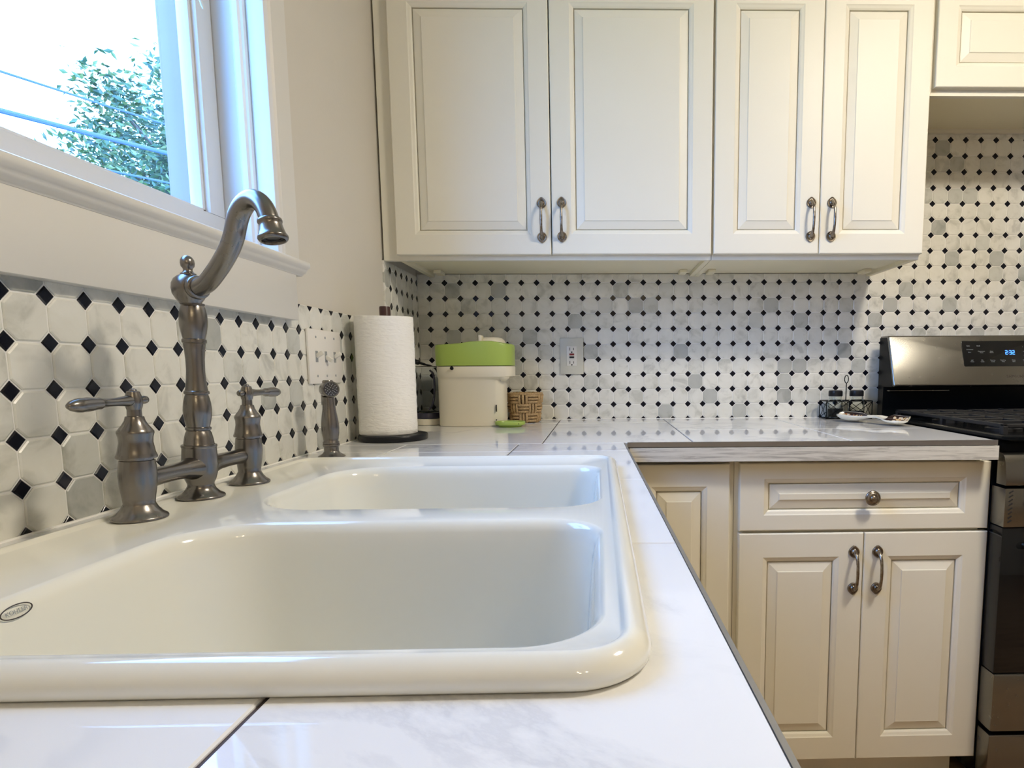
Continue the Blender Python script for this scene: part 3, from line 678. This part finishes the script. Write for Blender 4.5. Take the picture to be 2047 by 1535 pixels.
MB().lathe([(.004, -.0200), (.012, -.0190), (.0162, -.0140), (.0172, -.004), (.0172, .010), (.0166, .0145), (.0150, .0160), (.0138, .0152)], 32, MH, cap1=False).build('spray_head', 'pewter', spr, ang=50)
fcs = MB().lathe([(.0140, .0140), (.0136, .0150), (.004, .0158), (.0003, .0158)], 28, MH).build('spray_face', 'pewter_dark', spr)
hol = MB()
for rr, nn_ in ((.0040, 5), (.0075, 9), (.0110, 13)):
    for i in range(nn_): hol.lathe([(.0012, .0145), (.0012, .0166 - rr*.08), (.0001, .0167-rr*.08)], 8, MH @ T(rr*math.cos(6.2832*i/nn_), rr*math.sin(6.2832*i/nn_), 0))
tag(hol.build('nozzles', 'edge_metal', fcs), kind='stuff')
MB().lathe([(.010, .150), (.0105, .1565), (.009, .1590), (.0002, .1592)], 24, T(sx0, sy0, 0)).build('top_button', 'pewter', spr, ang=50)
MB().box(-.006, .006, .010, .0215, -.0005, .0250, T(sx0-.004, sy0, .107) @ Matrix.Rotation(.66, 4, 'Z'), bev=.002).build('thumb_lever', 'pewter', spr)

# ------------------------------------------------------------------ switch and outlet
SWY, SWZ = -.7636, .2098
sw = empty('light_switch', (.0, SWY, .149), 'white triple toggle switch plate on the tiled window wall', 'switch')
MB().box(.0003, .0062, -.8455, -.6818, .1495, .2700, bev=.0022).build('plate', 'switch_plastic', sw)
for k, st_ in ((-1, 1), (0, -1), (1, 1)):
    yk = SWY + k*.0460
    MB().box(.0058, .0068, yk-.0055, yk+.0055, SWZ-.0125, SWZ+.0125).build('slot', 'print_grey', sw)
    MB().box(0, .018, -.004, .004, -.0045, .0045, T(.0055, yk, SWZ) @ Matrix.Rotation(-.55*st_, 4, 'Y'), bev=.0012).build('toggle', 'white_plastic', sw)
    for dz in (-.043, .043):
        MB().lathe([(.0028, 0), (.0028, .0008), (.0012, .0014), (.0002, .0014)], 12, T(.0060, yk, SWZ+dz) @ Matrix.Rotation(math.pi/2, 4, 'Y')).build('screw', 'print_grey', sw)
ol = empty('wall_outlet', (.535, 0, .161), 'grey plated outlet with red and black test buttons on the tiled back wall', 'outlet')
MB().box(.4935, .5765, -.0058, -.0003, .1610, .2890, bev=.0022).build('plate', 'plate_metal', ol)
MB().box(.5168, .5532, -.0074, -.0052, .1905, .2600, bev=.001).build('receptacle', 'white_plastic', ol)
ox = .5350
MB().box(ox-.0085, ox+.0085, -.0088, -.0070, .2275, .2345, bev=.0006).build('reset_button', 'red_plastic', ol)
MB().box(ox-.0085, ox+.0085, -.0088, -.0070, .2180, .2245, bev=.0006).build('test_button', 'black_plastic', ol)
for zc in (.250, .2030):
    MB().box(ox-.0080, ox-.0058, -.0078, -.0070, zc-.005, zc+.005).build('slot', 'dark_hole', ol); MB().box(ox+.0052, ox+.0074, -.0078, -.0070, zc-.004, zc+.004).build('slot', 'dark_hole', ol)
for zc in (.2390, .1945): MB().lathe([(.0026, 0), (.0026, .0006), (.0002, .0006)], 12, T(ox, -.0072, zc) @ Matrix.Rotation(math.pi/2, 4, 'X')).build('ground_hole', 'dark_hole', ol)
for zc in (.275, .1755): MB().lathe([(.003, 0), (.003, .0008), (.0002, .0012)], 12, T(ox, -.0056, zc) @ Matrix.Rotation(math.pi/2, 4, 'X')).build('screw', 'plate_metal', ol)

# ------------------------------------------------------------------ paper towels
hx, hy = .0975, -.603
ph = empty('paper_towel_holder', (hx, hy, 0), 'black disc paper towel holder with dark wooden post', 'towel holder')
MB().lathe([(.080, 0), (.0845, .0012), (.0855, .004), (.0855, .0125), (.0835, .0155), (.079, .0165), (.02, .0165)], 56, T(hx, hy, 0)).build('base', 'black_plastic', ph, ang=40)
MB().lathe([(.0135, .0165), (.0135, .336), (.0125, .339), (.0002, .3395)], 24, T(.0895, hy, 0)).build('post', 'dark_wood', ph, ang=40)
pr2 = empty('paper_towel_roll', (.0860, hy, .0167), 'white embossed paper towel roll standing on black holder', 'paper towels')
m_ = MB(); n_ = 72; rs = []
for z in [.0172, .0180] + [.018+.2925*i/26 for i in range(1, 26)] + [.3115, .3122]:
    ring = []
    for j in range(n_):
        a = 2*math.pi*j/n_; r = .0712 + .0007*math.sin(9*z*30+3*a)*math.sin(5*a+z*40) + .0005*random.uniform(-1, 1)
        if z > .3120 or z < .0175: r -= .0012
        ring.append((.0860+r*math.cos(a), hy+r*math.sin(a), z + (.0015*math.sin(2*a+1) if z > .3 else 0)))
    rs.append(ring)
inner = [[(.0895+.0195*math.cos(2*math.pi*j/n_), hy+.0195*math.sin(2*math.pi*j/n_), z) for j in range(n_)] for z in (.3118, .0175)]
m_.rings(rs + inner, cap0=False, cap1=False).build('paper', 'paper', pr2, ang=60)
MB().rings([[(.0895+r*math.cos(2*math.pi*j/24), hy+r*math.sin(2*math.pi*j/24), z) for j in range(24)] for r, z in ((.0192, .018), (.0192, .3122), (.0180, .3122), (.0180, .018))], cap0=False, cap1=False).build('cardboard_core', 'jute', pr2)

# ------------------------------------------------------------------ juicer
def sup(cx, cy, hx_, hy_, e=2.6, n=48, z=0., fz=None):
    pts = []
    for j in range(n):
        a = 2*math.pi*j/n; c, s = math.cos(a), math.sin(a)
        x = cx + hx_*math.copysign(abs(c)**(2/e), c); y = cy + hy_*math.copysign(abs(s)**(2/e), s)
        pts.append((x, y, z + (fz(x, y) if fz else 0)))
    return pts
ju = empty('juicer', (.225, -.185, 0), 'cream countertop juicer with green top section beside the paper towels', 'juicer')
jy = -.190
low = [sup(.221, jy, .104, .066, 3.2, z=.0), sup(.221, jy, .1065, .0685, 3.2, z=.0025), sup(.2215, jy, .107, .069, 3.2, z=.02), sup(.2218, jy, .1075, .070, 3.2, z=.146), sup(.226, jy, .1115, .072, 3.2, z=.151), sup(.234, jy, .1205, .0760, 3.2, z=.1555), sup(.2345, jy, .1225, .0775, 3.2, z=.158), sup(.2345, jy, .1230, .078, 3.2, z=.187), sup(.2345, jy, .1215, .0765, 3.2, z=.1895)]
MB().rings(low).build('body', 'cream_plastic', ju, ang=40)
MB().rings([sup(.2335, jy, .118, .073, 3.2, z=.1890), sup(.2335, jy, .118, .073, 3.2, z=.1925)]).build('seam', 'black_plastic', ju)
fz = lambda x, y: .0095*max(0, min(1, (x-.18)/.06))*(1 if x < .30 else max(0.2, 1-(x-.30)/.055))
grn = [sup(.2330, jy, .1215, .0765, 3.2, z=.1915), sup(.2330, jy, .1235, .0785, 3.2, z=.193), sup(.2325, jy, .1245, .0785, 3.2, z=.252, fz=lambda x, y: fz(x, y)*.6), sup(.2325, jy, .1225, .0770, 3.2, z=.2565, fz=fz), sup(.2325, jy, .118, .0735, 3.2, z=.2585, fz=fz)]
MB().rings(grn).build('top_section', 'green_plastic', ju, ang=40)
MB().rings([sup(.2810, jy, .0475, .050, 2.3, z=.264), sup(.2810, jy, .0465, .049, 2.3, z=.270), sup(.2840, jy, .036, .040, 2.3, z=.2790), sup(.2850, jy, .0270, .031, 2.3, z=.2815), sup(.285, jy, .012, .014, 2.3, z=.2822)]).build('lid', 'cream_plastic', ju, ang=50)
MB().box(.2560, .2665, -.262, -.225, .262, .2865, bev=.003).build('lid_latch', 'cream_plastic', ju)
MB().lathe([(.0055, 0), (.0055, .006), (.0045, .0065), (.0002, .0065)], 16, T(.1740, -.2690, .1840) @ Matrix.Rotation(math.pi/2, 4, 'X')).build('catch', 'black_plastic', ju)
MB().box(.3035, .3072, -.2560, -.2520, .0465, .0685, bev=.0008).build('level_slot', 'dark_hole', ju)
MB().lathe([(.0020, 0), (.0020, .003), (.0002, .003)], 10, T(.3050, -.254, .0205) @ Matrix.Rotation(math.pi/2, 4, 'X')).build('indicator', 'dark_hole', ju)
MB().lathe([(.020, .0), (.018, -.006), (.012, -.0095), (.0085, -.0135), (.0075, -.0138), (.007, -.006)], 28, T(.3270, -.235, .1565)).build('spout', 'cream_plastic', ju, ang=50)
gd = empty('green_dish', (.3520, -.268, 0), 'small oval green dish on the counter in front of the basket', 'dish')
dx, dy = .3505, -.272
MB().rings([sup(dx, dy, .034, .024, 2.2, z=0.0), sup(dx, dy, .036, .026, 2.2, z=.004), sup(dx, dy, .044, .033, 2.3, z=.0065), sup(dx, dy, .0470, .0355, 2.3, z=.0085), sup(dx, dy, .0475, .036, 2.3, z=.0150), sup(dx, dy, .0455, .034, 2.3, z=.0175), sup(dx, dy, .0420, .031, 2.3, z=.0168), sup(dx, dy, .040, .029, 2.3, z=.0120)]).build('dish_body', 'green_plastic', gd, ang=45)
MB().box(-.008, .008, -.0008, .0008, -.0022, .0022, T(dx+.0350, dy-.0242, .0120) @ Matrix.Rotation(.75, 4, 'Z'), bev=.0004).build('marking', 'print_dark', gd)
# clear jug behind the towels
kx, ky = .0672, -.165
kj = empty('clear_jug', (kx, ky, 0), 'clear plastic jug with smoky collar on a cream base behind the paper towels', 'jug')
MB().lathe([(.040, 0), (.043, .001), (.044, .004), (.0435, .0185), (.041, .0205), (.030, .0205)], 40, T(kx, ky, 0)).build('base', 'cream_plastic', kj, ang=40)
MB().lathe([(.0395, .0205), (.0412, .022), (.0415, .038), (.040, .0400), (.034, .0400)], 40, T(kx, ky, 0)).build('collar', 'smoke_plastic', kj, ang=40)
MB().lathe([(.0385, .040), (.0400, .045), (.0425, .18), (.0430, .187), (.0418, .187), (.0410, .18), (.0385, .046), (.030, .0425), (.002, .042)], 44, T(kx, ky, 0), cap0=False).build('jar', 'clear_plastic', kj, ang=40)
MB().lathe([(.0434, .1855), (.0436, .1900), (.0405, .1915), (.012, .1920)], 40, T(kx, ky, 0)).build('lid', 'clear_plastic', kj, ang=40)
hpts = smooth_path([(kx+.020, ky-.039, .178), (kx+.030, ky-.043, .168), (kx+.0345, ky-.044, .145), (kx+.034, ky-.044, .115), (kx+.030, ky-.042, .085), (kx+.022, ky-.040, .062), (kx+.012, ky-.0395, .052)], 3)
MB().tube([p[:] for p in hpts], .0034, 8).build('handle', 'smoke_plastic', kj)
cdo = MB().tube(smooth_path([(.0015, -.100, .207), (.012, -.100, .207), (.026, -.099, .203), (.045, -.096, .197), (.066, -.092, .19), (.084, -.088, .165), (.090, -.082, .08), (.085, -.078, .006)], 4), [.009]*4+[.0085]*4+[.0045]*4+[.0032]*17, 10).build('appliance_cord', 'black_plastic')
tag(cdo, 'black power cord plugged in behind the clear jug', 'cord')

# ------------------------------------------------------------------ woven basket
bk = empty('basket', (.378, -.105, 0), 'small woven jute basket behind the green dish', 'basket')
bxc, byc = .3775, -.100
def brad(z): return .0455 + .0125*(z/.10)
NB, NR = 10, 3
for r in range(NR):
    for c in range(NB):
        a0, a1 = 2*math.pi*c/NB, 2*math.pi*(c+1)/NB; z0, z1 = .002+.0315*r, .002+.0315*(r+1); m_ = MB()
        if (r+c) % 2 == 0:
            for k in range(3):
                z = z0 + (k+.5)*(z1-z0)/3; pts_ = []
                for j in range(7):
                    a = a0-.12+(a1-a0+.24)*j/6; bul = .0085*math.sin(math.pi*j/6); R_ = brad(z) - .0045 + bul; pts_.append((bxc+R_*math.cos(a), byc+R_*math.sin(a), z))
                m_.tube(pts_, .0046, 7)
        else:
            for k in range(3):
                a = a0 + (k+.5)*(a1-a0)/3; pts_ = []
                for j in range(6):
                    z = z0-.004+(z1-z0+.008)*j/5; z = max(.003, z); bul = .0070*math.sin(math.pi*j/5); R_ = brad(z) - .0045 + bul; pts_.append((bxc+R_*math.cos(a), byc+R_*math.sin(a), z))
                m_.tube(pts_, .0046, 7)
        m_.build('weave_strand', 'jute', bk, ang=70)
MB().lathe([(.036, .001), (.0385, .002), (.0485, .097), (.0475, .097), (.0375, .004), (.002, .004)], 36, T(bxc, byc, 0), cap1=True).build('lining', 'raw_wood', bk)
rp = [(bxc+brad(.1)*math.cos(2*math.pi*j/40), byc+brad(.1)*math.sin(2*math.pi*j/40), .0975+.0006*math.sin(j*2.2)) for j in range(40)]
MB().tube(rp, .0035, 8, closed=True).build('rim', 'jute', bk)

# ------------------------------------------------------------------ salt and pepper caddy
cd = empty('shaker_caddy', (1.497, -.065, 0), 'black wire caddy with loop handle beside the range', 'caddy')
cx0, cx1, cy0, cy1, zt_ = 1.4175, 1.577, -.100, -.035, .0635
m_ = MB(); rw_ = .0017
for z in (.0025, zt_):
    c4 = [(cx0, cy0, z), (cx1, cy0, z), (cx1, cy1, z), (cx0, cy1, z)]
    for i in range(4): m_.tube([c4[i], c4[(i+1) % 4]], rw_, 8)
for x in (cx0, cx1, (cx0+cx1)/2):
    for y in (cy0, cy1): m_.tube([(x, y, .001), (x, y, zt_)], rw_, 8)
xm = (cx0+cx1)/2
for (a, b) in ((cx0, xm), (xm, cx1)):
    for y in (cy0, cy1):
        m_.tube([(a, y, .004), (b, y, zt_-.002)], rw_*.7, 6); m_.tube([(a, y, zt_-.002), (b, y, .004)], rw_*.7, 6)
for x in (cx0, cx1):
    m_.tube([(x, cy0, .004), (x, cy1, zt_-.002)], rw_*.7, 6); m_.tube([(x, cy0, zt_-.002), (x, cy1, .004)], rw_*.7, 6)
m_.tube([(cx0, (cy0+cy1)/2, .0025), (cx1, (cy0+cy1)/2, .0025)], rw_, 6); m_.tube([(xm, cy0, zt_), (xm, cy1, zt_)], rw_, 6)
m_.build('wire_frame', 'black_enamel', cd, ang=60)
ym = (cy0+cy1)/2
m_ = MB().tube([(xm, ym, zt_-.001), (xm, ym, .125)], .0018, 8)
m_.tube([(xm+.0068*math.sin(2*math.pi*j/24), ym, .1385-.0135*math.cos(2*math.pi*j/24)) for j in range(24)], .0016, 8, closed=True).build('loop_handle', 'black_enamel', cd, ang=60)
for xs, nm, cont, lab in ((1.4600, 'salt_shaker', 'salt', 'glass shaker jar of salt with black lid, left in the caddy'), (1.5345, 'pepper_shaker', 'pepper', 'glass shaker jar with black lid, right in the caddy next to the range')):
    t = empty(nm, (xs, ym, .0045), lab, 'shaker', 'shakers in the wire caddy')
    MB().lathe([(.020, .0045), (.026, .0055), (.0275, .010), (.0275, .052), (.0265, .060), (.0225, .067), (.0212, .070), (.0212, .080), (.0195, .080), (.0195, .070), (.0210, .066), (.0250, .059), (.0258, .052), (.0258, .010), (.024, .0075), (.002, .0072)], 32, T(xs, ym, 0)).build('jar', 'jar_glass', t, ang=40)
    MB().lathe([(.0230, .0792), (.0236, .081), (.0236, .095), (.0225, .0985), (.020, .1000), (.010, .1004), (.0002, .1004)], 32, T(xs, ym, 0)).build('lid', 'black_plastic', t, ang=35)
    MB().lathe([(.0235, .0078), (.0252, .012), (.0252, .034 if cont == 'salt' else .026), (.010, .036 if cont == 'salt' else .027), (.0002, .0365 if cont == 'salt' else .0275)], 28, T(xs, ym, 0)).build('contents', cont, t)

# ------------------------------------------------------------------ spoon rest
sr = empty('spoon_rest', (1.50, -.28, 0), 'cream ceramic spoon rest with dark rimmed patterned bowls', 'spoon rest')
Pa, Pb = Vector((1.462, -.195, 0)), Vector((1.5465, -.352, 0))
ax_ = (Pb-Pa).normalized(); sd = Vector((ax_.y, -ax_.x, 0)); L_ = (Pb-Pa).length
# along: t in [-.25, 1.2]; half width, centre height, edge height
ST = [(-.26, .004, .020, .021), (-.22, .020, .013, .0225), (-.12, .032, .0055, .023), (.02, .036, .004, .0225), (.16, .030, .0055, .0215), (.30, .0165, .014, .0210), (.45, .0130, .0195, .0225), (.60, .0135, .0210, .0235), (.72, .018, .0150, .0205), (.80, .026, .0070, .0170), (.92, .032, .0040, .0150), (1.04, .031, .0045, .0150), (1.14, .021, .008, .0160), (1.18, .004, .0155, .0165)]
NS = 13; top_, bot_ = [], []
def tilt(t, s): return (1-s)*.5*(.012 if t > .75 else (.006 if t < .3 else .002))
for (t, hw, zc, ze) in ST:
    c = Pa + ax_*(L_*t); rt_, rb_ = [], []
    for j in range(NS):
        s = -1+2*j/(NS-1); z = zc + (ze-zc)*abs(s)**2.4 + tilt(t, s); p_ = c + sd*(hw*s)
        rt_.append((p_.x, p_.y, z+.0022)); q_ = c + sd*(hw*s*1.04); rb_.append((q_.x, q_.y, max(.0003, z-.0022)))
    top_.append(rt_); bot_.append(rb_)
MB().rings([t_ + b_[::-1] for t_, b_ in zip(top_, bot_)]).build('dish', 'ceramic_cream', sr, ang=70)
def decal(i0, i1, k, dz, name, mt):
    rs = []
    for i in range(i0, i1+1):
        t, hw, zc, ze = ST[i]; c = Pa + ax_*(L_*t)
        rs.append([tuple(c + sd*(hw*k*s) + Vector((0, 0, zc+(ze-zc)*abs(s*k)**2.4+tilt(t, s*k)+.0022+dz))) for s in [-1+2*j/12 for j in range(13)]])
    MB().rings(rs, close=False, cap0=False, cap1=False).build(name, mt, sr, ang=70, fix=True)
decal(1, 5, .97, .0005, 'dark_glaze', 'ceramic_rim'); decal(8, 12, .97, .0005, 'dark_glaze', 'ceramic_rim')
decal(1, 4, .78, .0010, 'pattern', 'ceramic_print'); decal(9, 12, .80, .0010, 'pattern', 'ceramic_print')

# ------------------------------------------------------------------ range
X0, X1 = 1.6215, 2.380
rg = empty('gas_range', (2.0, -.4, FLOOR), 'stainless and black gas range with digital control panel', 'range')
MB().box(X0, X1, -.690, -.045, FLOOR+.04, -.004, bev=.002).build('body', 'black_enamel', rg)
for fx in (X0+.05, X1-.05):
    for fy in (-.62, -.12): MB().lathe([(.018, 0), (.018, .01), (.010, .014), (.010, .042)], 14, T(fx, fy, FLOOR)).build('foot', 'black_plastic', rg)
# cooktop
ck = MB().rings([[(x, y, z) for x, y in rrect(X0+d, X1-d, -.735+d, -.10-d, .02)] for d, z in ((.004, -.004), (0, 0), (0, .007), (.004, .0105), (.016, .0105), (.026, .003), (.03, .002))]).build('cooktop', 'black_enamel', rg, ang=40)
for ix_, gx in enumerate((X0+.03, X0+.275, X0+.52)):
    m_ = MB(); x0, x1, y0, y1, z = gx, gx+.205, -.68, -.135, .031
    for (a, b) in (((x0, y0), (x1, y0)), ((x1, y0), (x1, y1)), ((x1, y1), (x0, y1)), ((x0, y1), (x0, y0))):
        m_.box(min(a[0], b[0])-.006, max(a[0], b[0])+.006, min(a[1], b[1])-.006, max(a[1], b[1])+.006, z-.006, z+.004, bev=.002)
    for k in range(1, 7):
        yy = y0+(y1-y0)*k/7; m_.box(x0, x1, yy-.005, yy+.005, z-.005, z+.006, bev=.002)
    m_.box((x0+x1)/2-.005, (x0+x1)/2+.005, y0, y1, z-.005, z+.006, bev=.002)
    for x in (x0, x1):
        for y in (y0, y1, (y0+y1)/2): m_.box(x-.007, x+.007, y-.007, y+.007, .002, z, bev=.002)
    m_.build('grate', 'cast_iron', rg, smooth=False)
for bx_, by_ in ((X0+.13, -.53), (X0+.13, -.26), (X0+.38, -.40), (X0+.62, -.53), (X0+.62, -.26)):
    MB().lathe([(.045, .002), (.045, .010), (.036, .012), (.036, .019), (.030, .021), (.0002, .021)], 28, T(bx_, by_, 0)).build('burner', 'cast_iron', rg, ang=40)
# backguard: black core and slanted steel panel
MB().prism([(-.045, 0.), (-.045, .2805), (-.098, .2805), (-.152, .118), (-.145, .112), (-.085, .112), (-.080, .0)], X0-.001, X1+.001, 0).build('backguard', 'black_enamel', rg, smooth=False)
pA, pB = Vector((0, -.1005, .2840)), Vector((0, -.1575, .1145)); pn = Vector((0, (pA-pB).z*-1, (pA-pB).y)).normalized()
if pn.y > 0: pn = -pn
upv = (pA-pB).normalized(); Hh = (pA-pB).length
PM = Matrix(((1, 0, 0, 0), (0, upv.y, pn.y, pB.y), (0, upv.z, pn.z, pB.z), (0, 0, 0, 1)))   # local: x, v up the panel, w outward
MB().rings([[tuple(PM @ Vector((x, v, w_))) for x, v in rrect(X0-.001+d, X1+.001-d, d, Hh-d, .004, 4)] for d, w_ in ((0, -.006), (0, .003), (.0015, .005), (.004, .006))]).box(X0-.001, X1+.001, -.105, -.05, .2805, .2855).build('steel_panel', 'steel', rg, ang=30)
dsx0, dsx1, dv0, dv1 = 1.868, 2.16, .067, .158
dsp = MB().rings([[tuple(PM @ Vector((x, v, w_))) for x, v in rrect(dsx0+d, dsx1-d, dv0+d, dv1-d, .005, 5)] for d, w_ in ((0, .0055), (0, .0070), (.0008, .0074))]).build('display', 'black_glass', rg, ang=30)
SEG = {'2': 'abged', '3': 'abgcd', ':': ''}
def digit(ch, x, v, h_, mb):
    w_ = h_*.52; t = h_*.13
    sg = {'a': (0, h_-t, w_, h_), 'g': (0, h_/2-t/2, w_, h_/2+t/2), 'd': (0, 0, w_, t), 'b': (w_-t, h_/2, w_, h_), 'c': (w_-t, 0, w_, h_/2), 'f': (0, h_/2, t, h_), 'e': (0, 0, t, h_/2)}
    for s_ in SEG[ch]:
        a, b, c, d = sg[s_]; mb.box(x+a, x+c, v+b, v+d, .0074, .0077, PM)
mb_ = MB(); digit('2', 2.0150, .1085, .0150, mb_); digit('3', 2.0290, .1085, .0150, mb_); digit('2', 2.0395, .1085, .0150, mb_)
for v in (.1125, .1185): mb_.box(2.0250, 2.0265, v, v+.0018, .0074, .0077, PM)
mb_.build('clock_digits', 'digit_blue', dsp, smooth=False)
k_ = 0
for (x, v, s_, body) in ((1.890, .140, .0058, 'Bake'), (1.925, .140, .0058, 'Broil'), (1.894, .127, .0050, 'Convection'), (1.892, .117, .0050, 'Bake'), (1.933, .118, .0050, 'Convection\nRoast'), (1.968, .118, .0050, 'Keep\nWarm'), (1.897, .086, .0052, 'Self\nClean'), (1.932, .086, .0052, 'My\nCook'), (1.968, .086, .0052, 'Favorite\nCook'), (2.003, .086, .0052, 'Cooking\nTime'), (2.040, .086, .0052, 'Delay\nStart'), (2.080, .086, .0052, 'Kitchen\nTimer'), (2.078, .136, .0055, '1'), (2.078, .119, .0055, '4'), (2.078, .104, .0055, '7')):
    text_mesh(body, s_, PM @ T(x, v, .0075), 'print_grey', 'panel_print', dsp, .0001)
text_mesh('SAMSUNG', .0135, PM @ T(2.041, .0310, .0062), 'print_dark', 'lettering', rg, .0002, space=1.12)
MB().box(X0+.006, 1.835, -.118, -.085, .0965, .1005, bev=.001).build('vent_ledge', 'steel', rg)
# front: curved steel apron, control panel with vents and knobs, door, drawer
YF = -.742
MB().prism([(YF+.03, -.110), (YF-.004, -.110), (YF-.006, -.104), (YF-.004, -.080), (YF+.000, -.055), (YF+.006, -.040), (YF+.014, -.033), (YF+.03, -.031)], X0-.002, X1+.002, 0).build('front_apron', 'steel', rg, ang=50)
cp = MB().box(X0-.001, X1+.001, YF-.004, YF+.05, -.2150, -.1175, bev=.003).build('control_panel', 'steel', rg)
for k in range(8): MB().box(-.0055, .0055, -.001, .001, -.0013, .0013, T(X0+.013, YF-.0044, -.126-.0105*k) @ Matrix.Rotation(-.6, 4, 'Y')).build('vent_slot', 'dark_hole', cp)
for k in range(5):
    MB().lathe([(.026, 0), (.026, .006), (.021, .008), (.0195, .030), (.018, .033), (.0002, .0335)], 32, T(X0+.075+k*.1515, YF-.004, -.158) @ Matrix.Rotation(math.pi/2, 4, 'X')).build('knob', 'steel', cp, ang=40)
MB().box(X0, X1, YF, -.69, -.5935, -.2170, bev=.003).build('oven_door', 'black_glass', rg)
MB().box(X0-.001, X1+.001, YF-.004, -.69, -.7490, -.5945, bev=.006).build('door_skirt', 'steel', rg)
MB().tube([(X0+.06, YF, -.262), (X0+.06, YF-.045, -.262), (X0+.075, YF-.05, -.262), (X1-.075, YF-.05, -.262), (X1-.06, YF-.045, -.262), (X1-.06, YF, -.262)], .010, 14).build('door_handle', 'steel', rg, ang=50)
MB().box(X0, X1, YF, -.69, FLOOR+.05, -.7600, bev=.005).build('storage_drawer', 'steel', rg)

# ------------------------------------------------------------------ lamps
lx, ly = 1.82, -1.50
lm = empty('ceiling_lamp', (lx, ly, CEIL), 'round flush ceiling lamp with glowing glass dome', 'lamp')
MB().lathe([(.165, 0), (.165, -.018), (.155, -.024), (.12, -.024)], 48, T(lx, ly, CEIL)).build('base_ring', 'steel', lm, ang=40)
MB().lathe([(.150, -.022), (.146, -.045), (.125, -.068), (.085, -.084), (.04, -.091), (.0005, -.093)], 48, T(lx, ly, CEIL)).build('dome', 'lamp_dome', lm)
lx, ly, DROP = .95, -3.25, .45
lm = empty('ceiling_lamp', (lx, ly, CEIL), 'three bulb pendant lamp hanging from the ceiling behind the viewer', 'lamp')
MB().lathe([(.07, 0), (.07, -.015), (.05, -.028), (.008, -.032), (.008, -DROP-.10), (.02, -DROP-.13), (.0005, -DROP-.135)], 32, T(lx, ly, CEIL)).build('canopy', 'steel', lm, ang=40)
for k in range(3):
    a = 2*math.pi*k/3+.4; c, s = math.cos(a), math.sin(a)
    MB().tube([(lx, ly, CEIL-DROP-.11), (lx+.08*c, ly+.08*s, CEIL-DROP-.13), (lx+.16*c, ly+.16*s, CEIL-DROP-.12)], .006, 8).build('arm', 'steel', lm)
    MB().lathe([(.013, .0), (.016, -.015), (.030, -.045), (.034, -.065), (.028, -.085), (.014, -.096), (.0003, -.099)], 20, T(lx+.16*c, ly+.16*s, CEIL-DROP-.115)).build('bulb', 'lamp_bulb', lm)
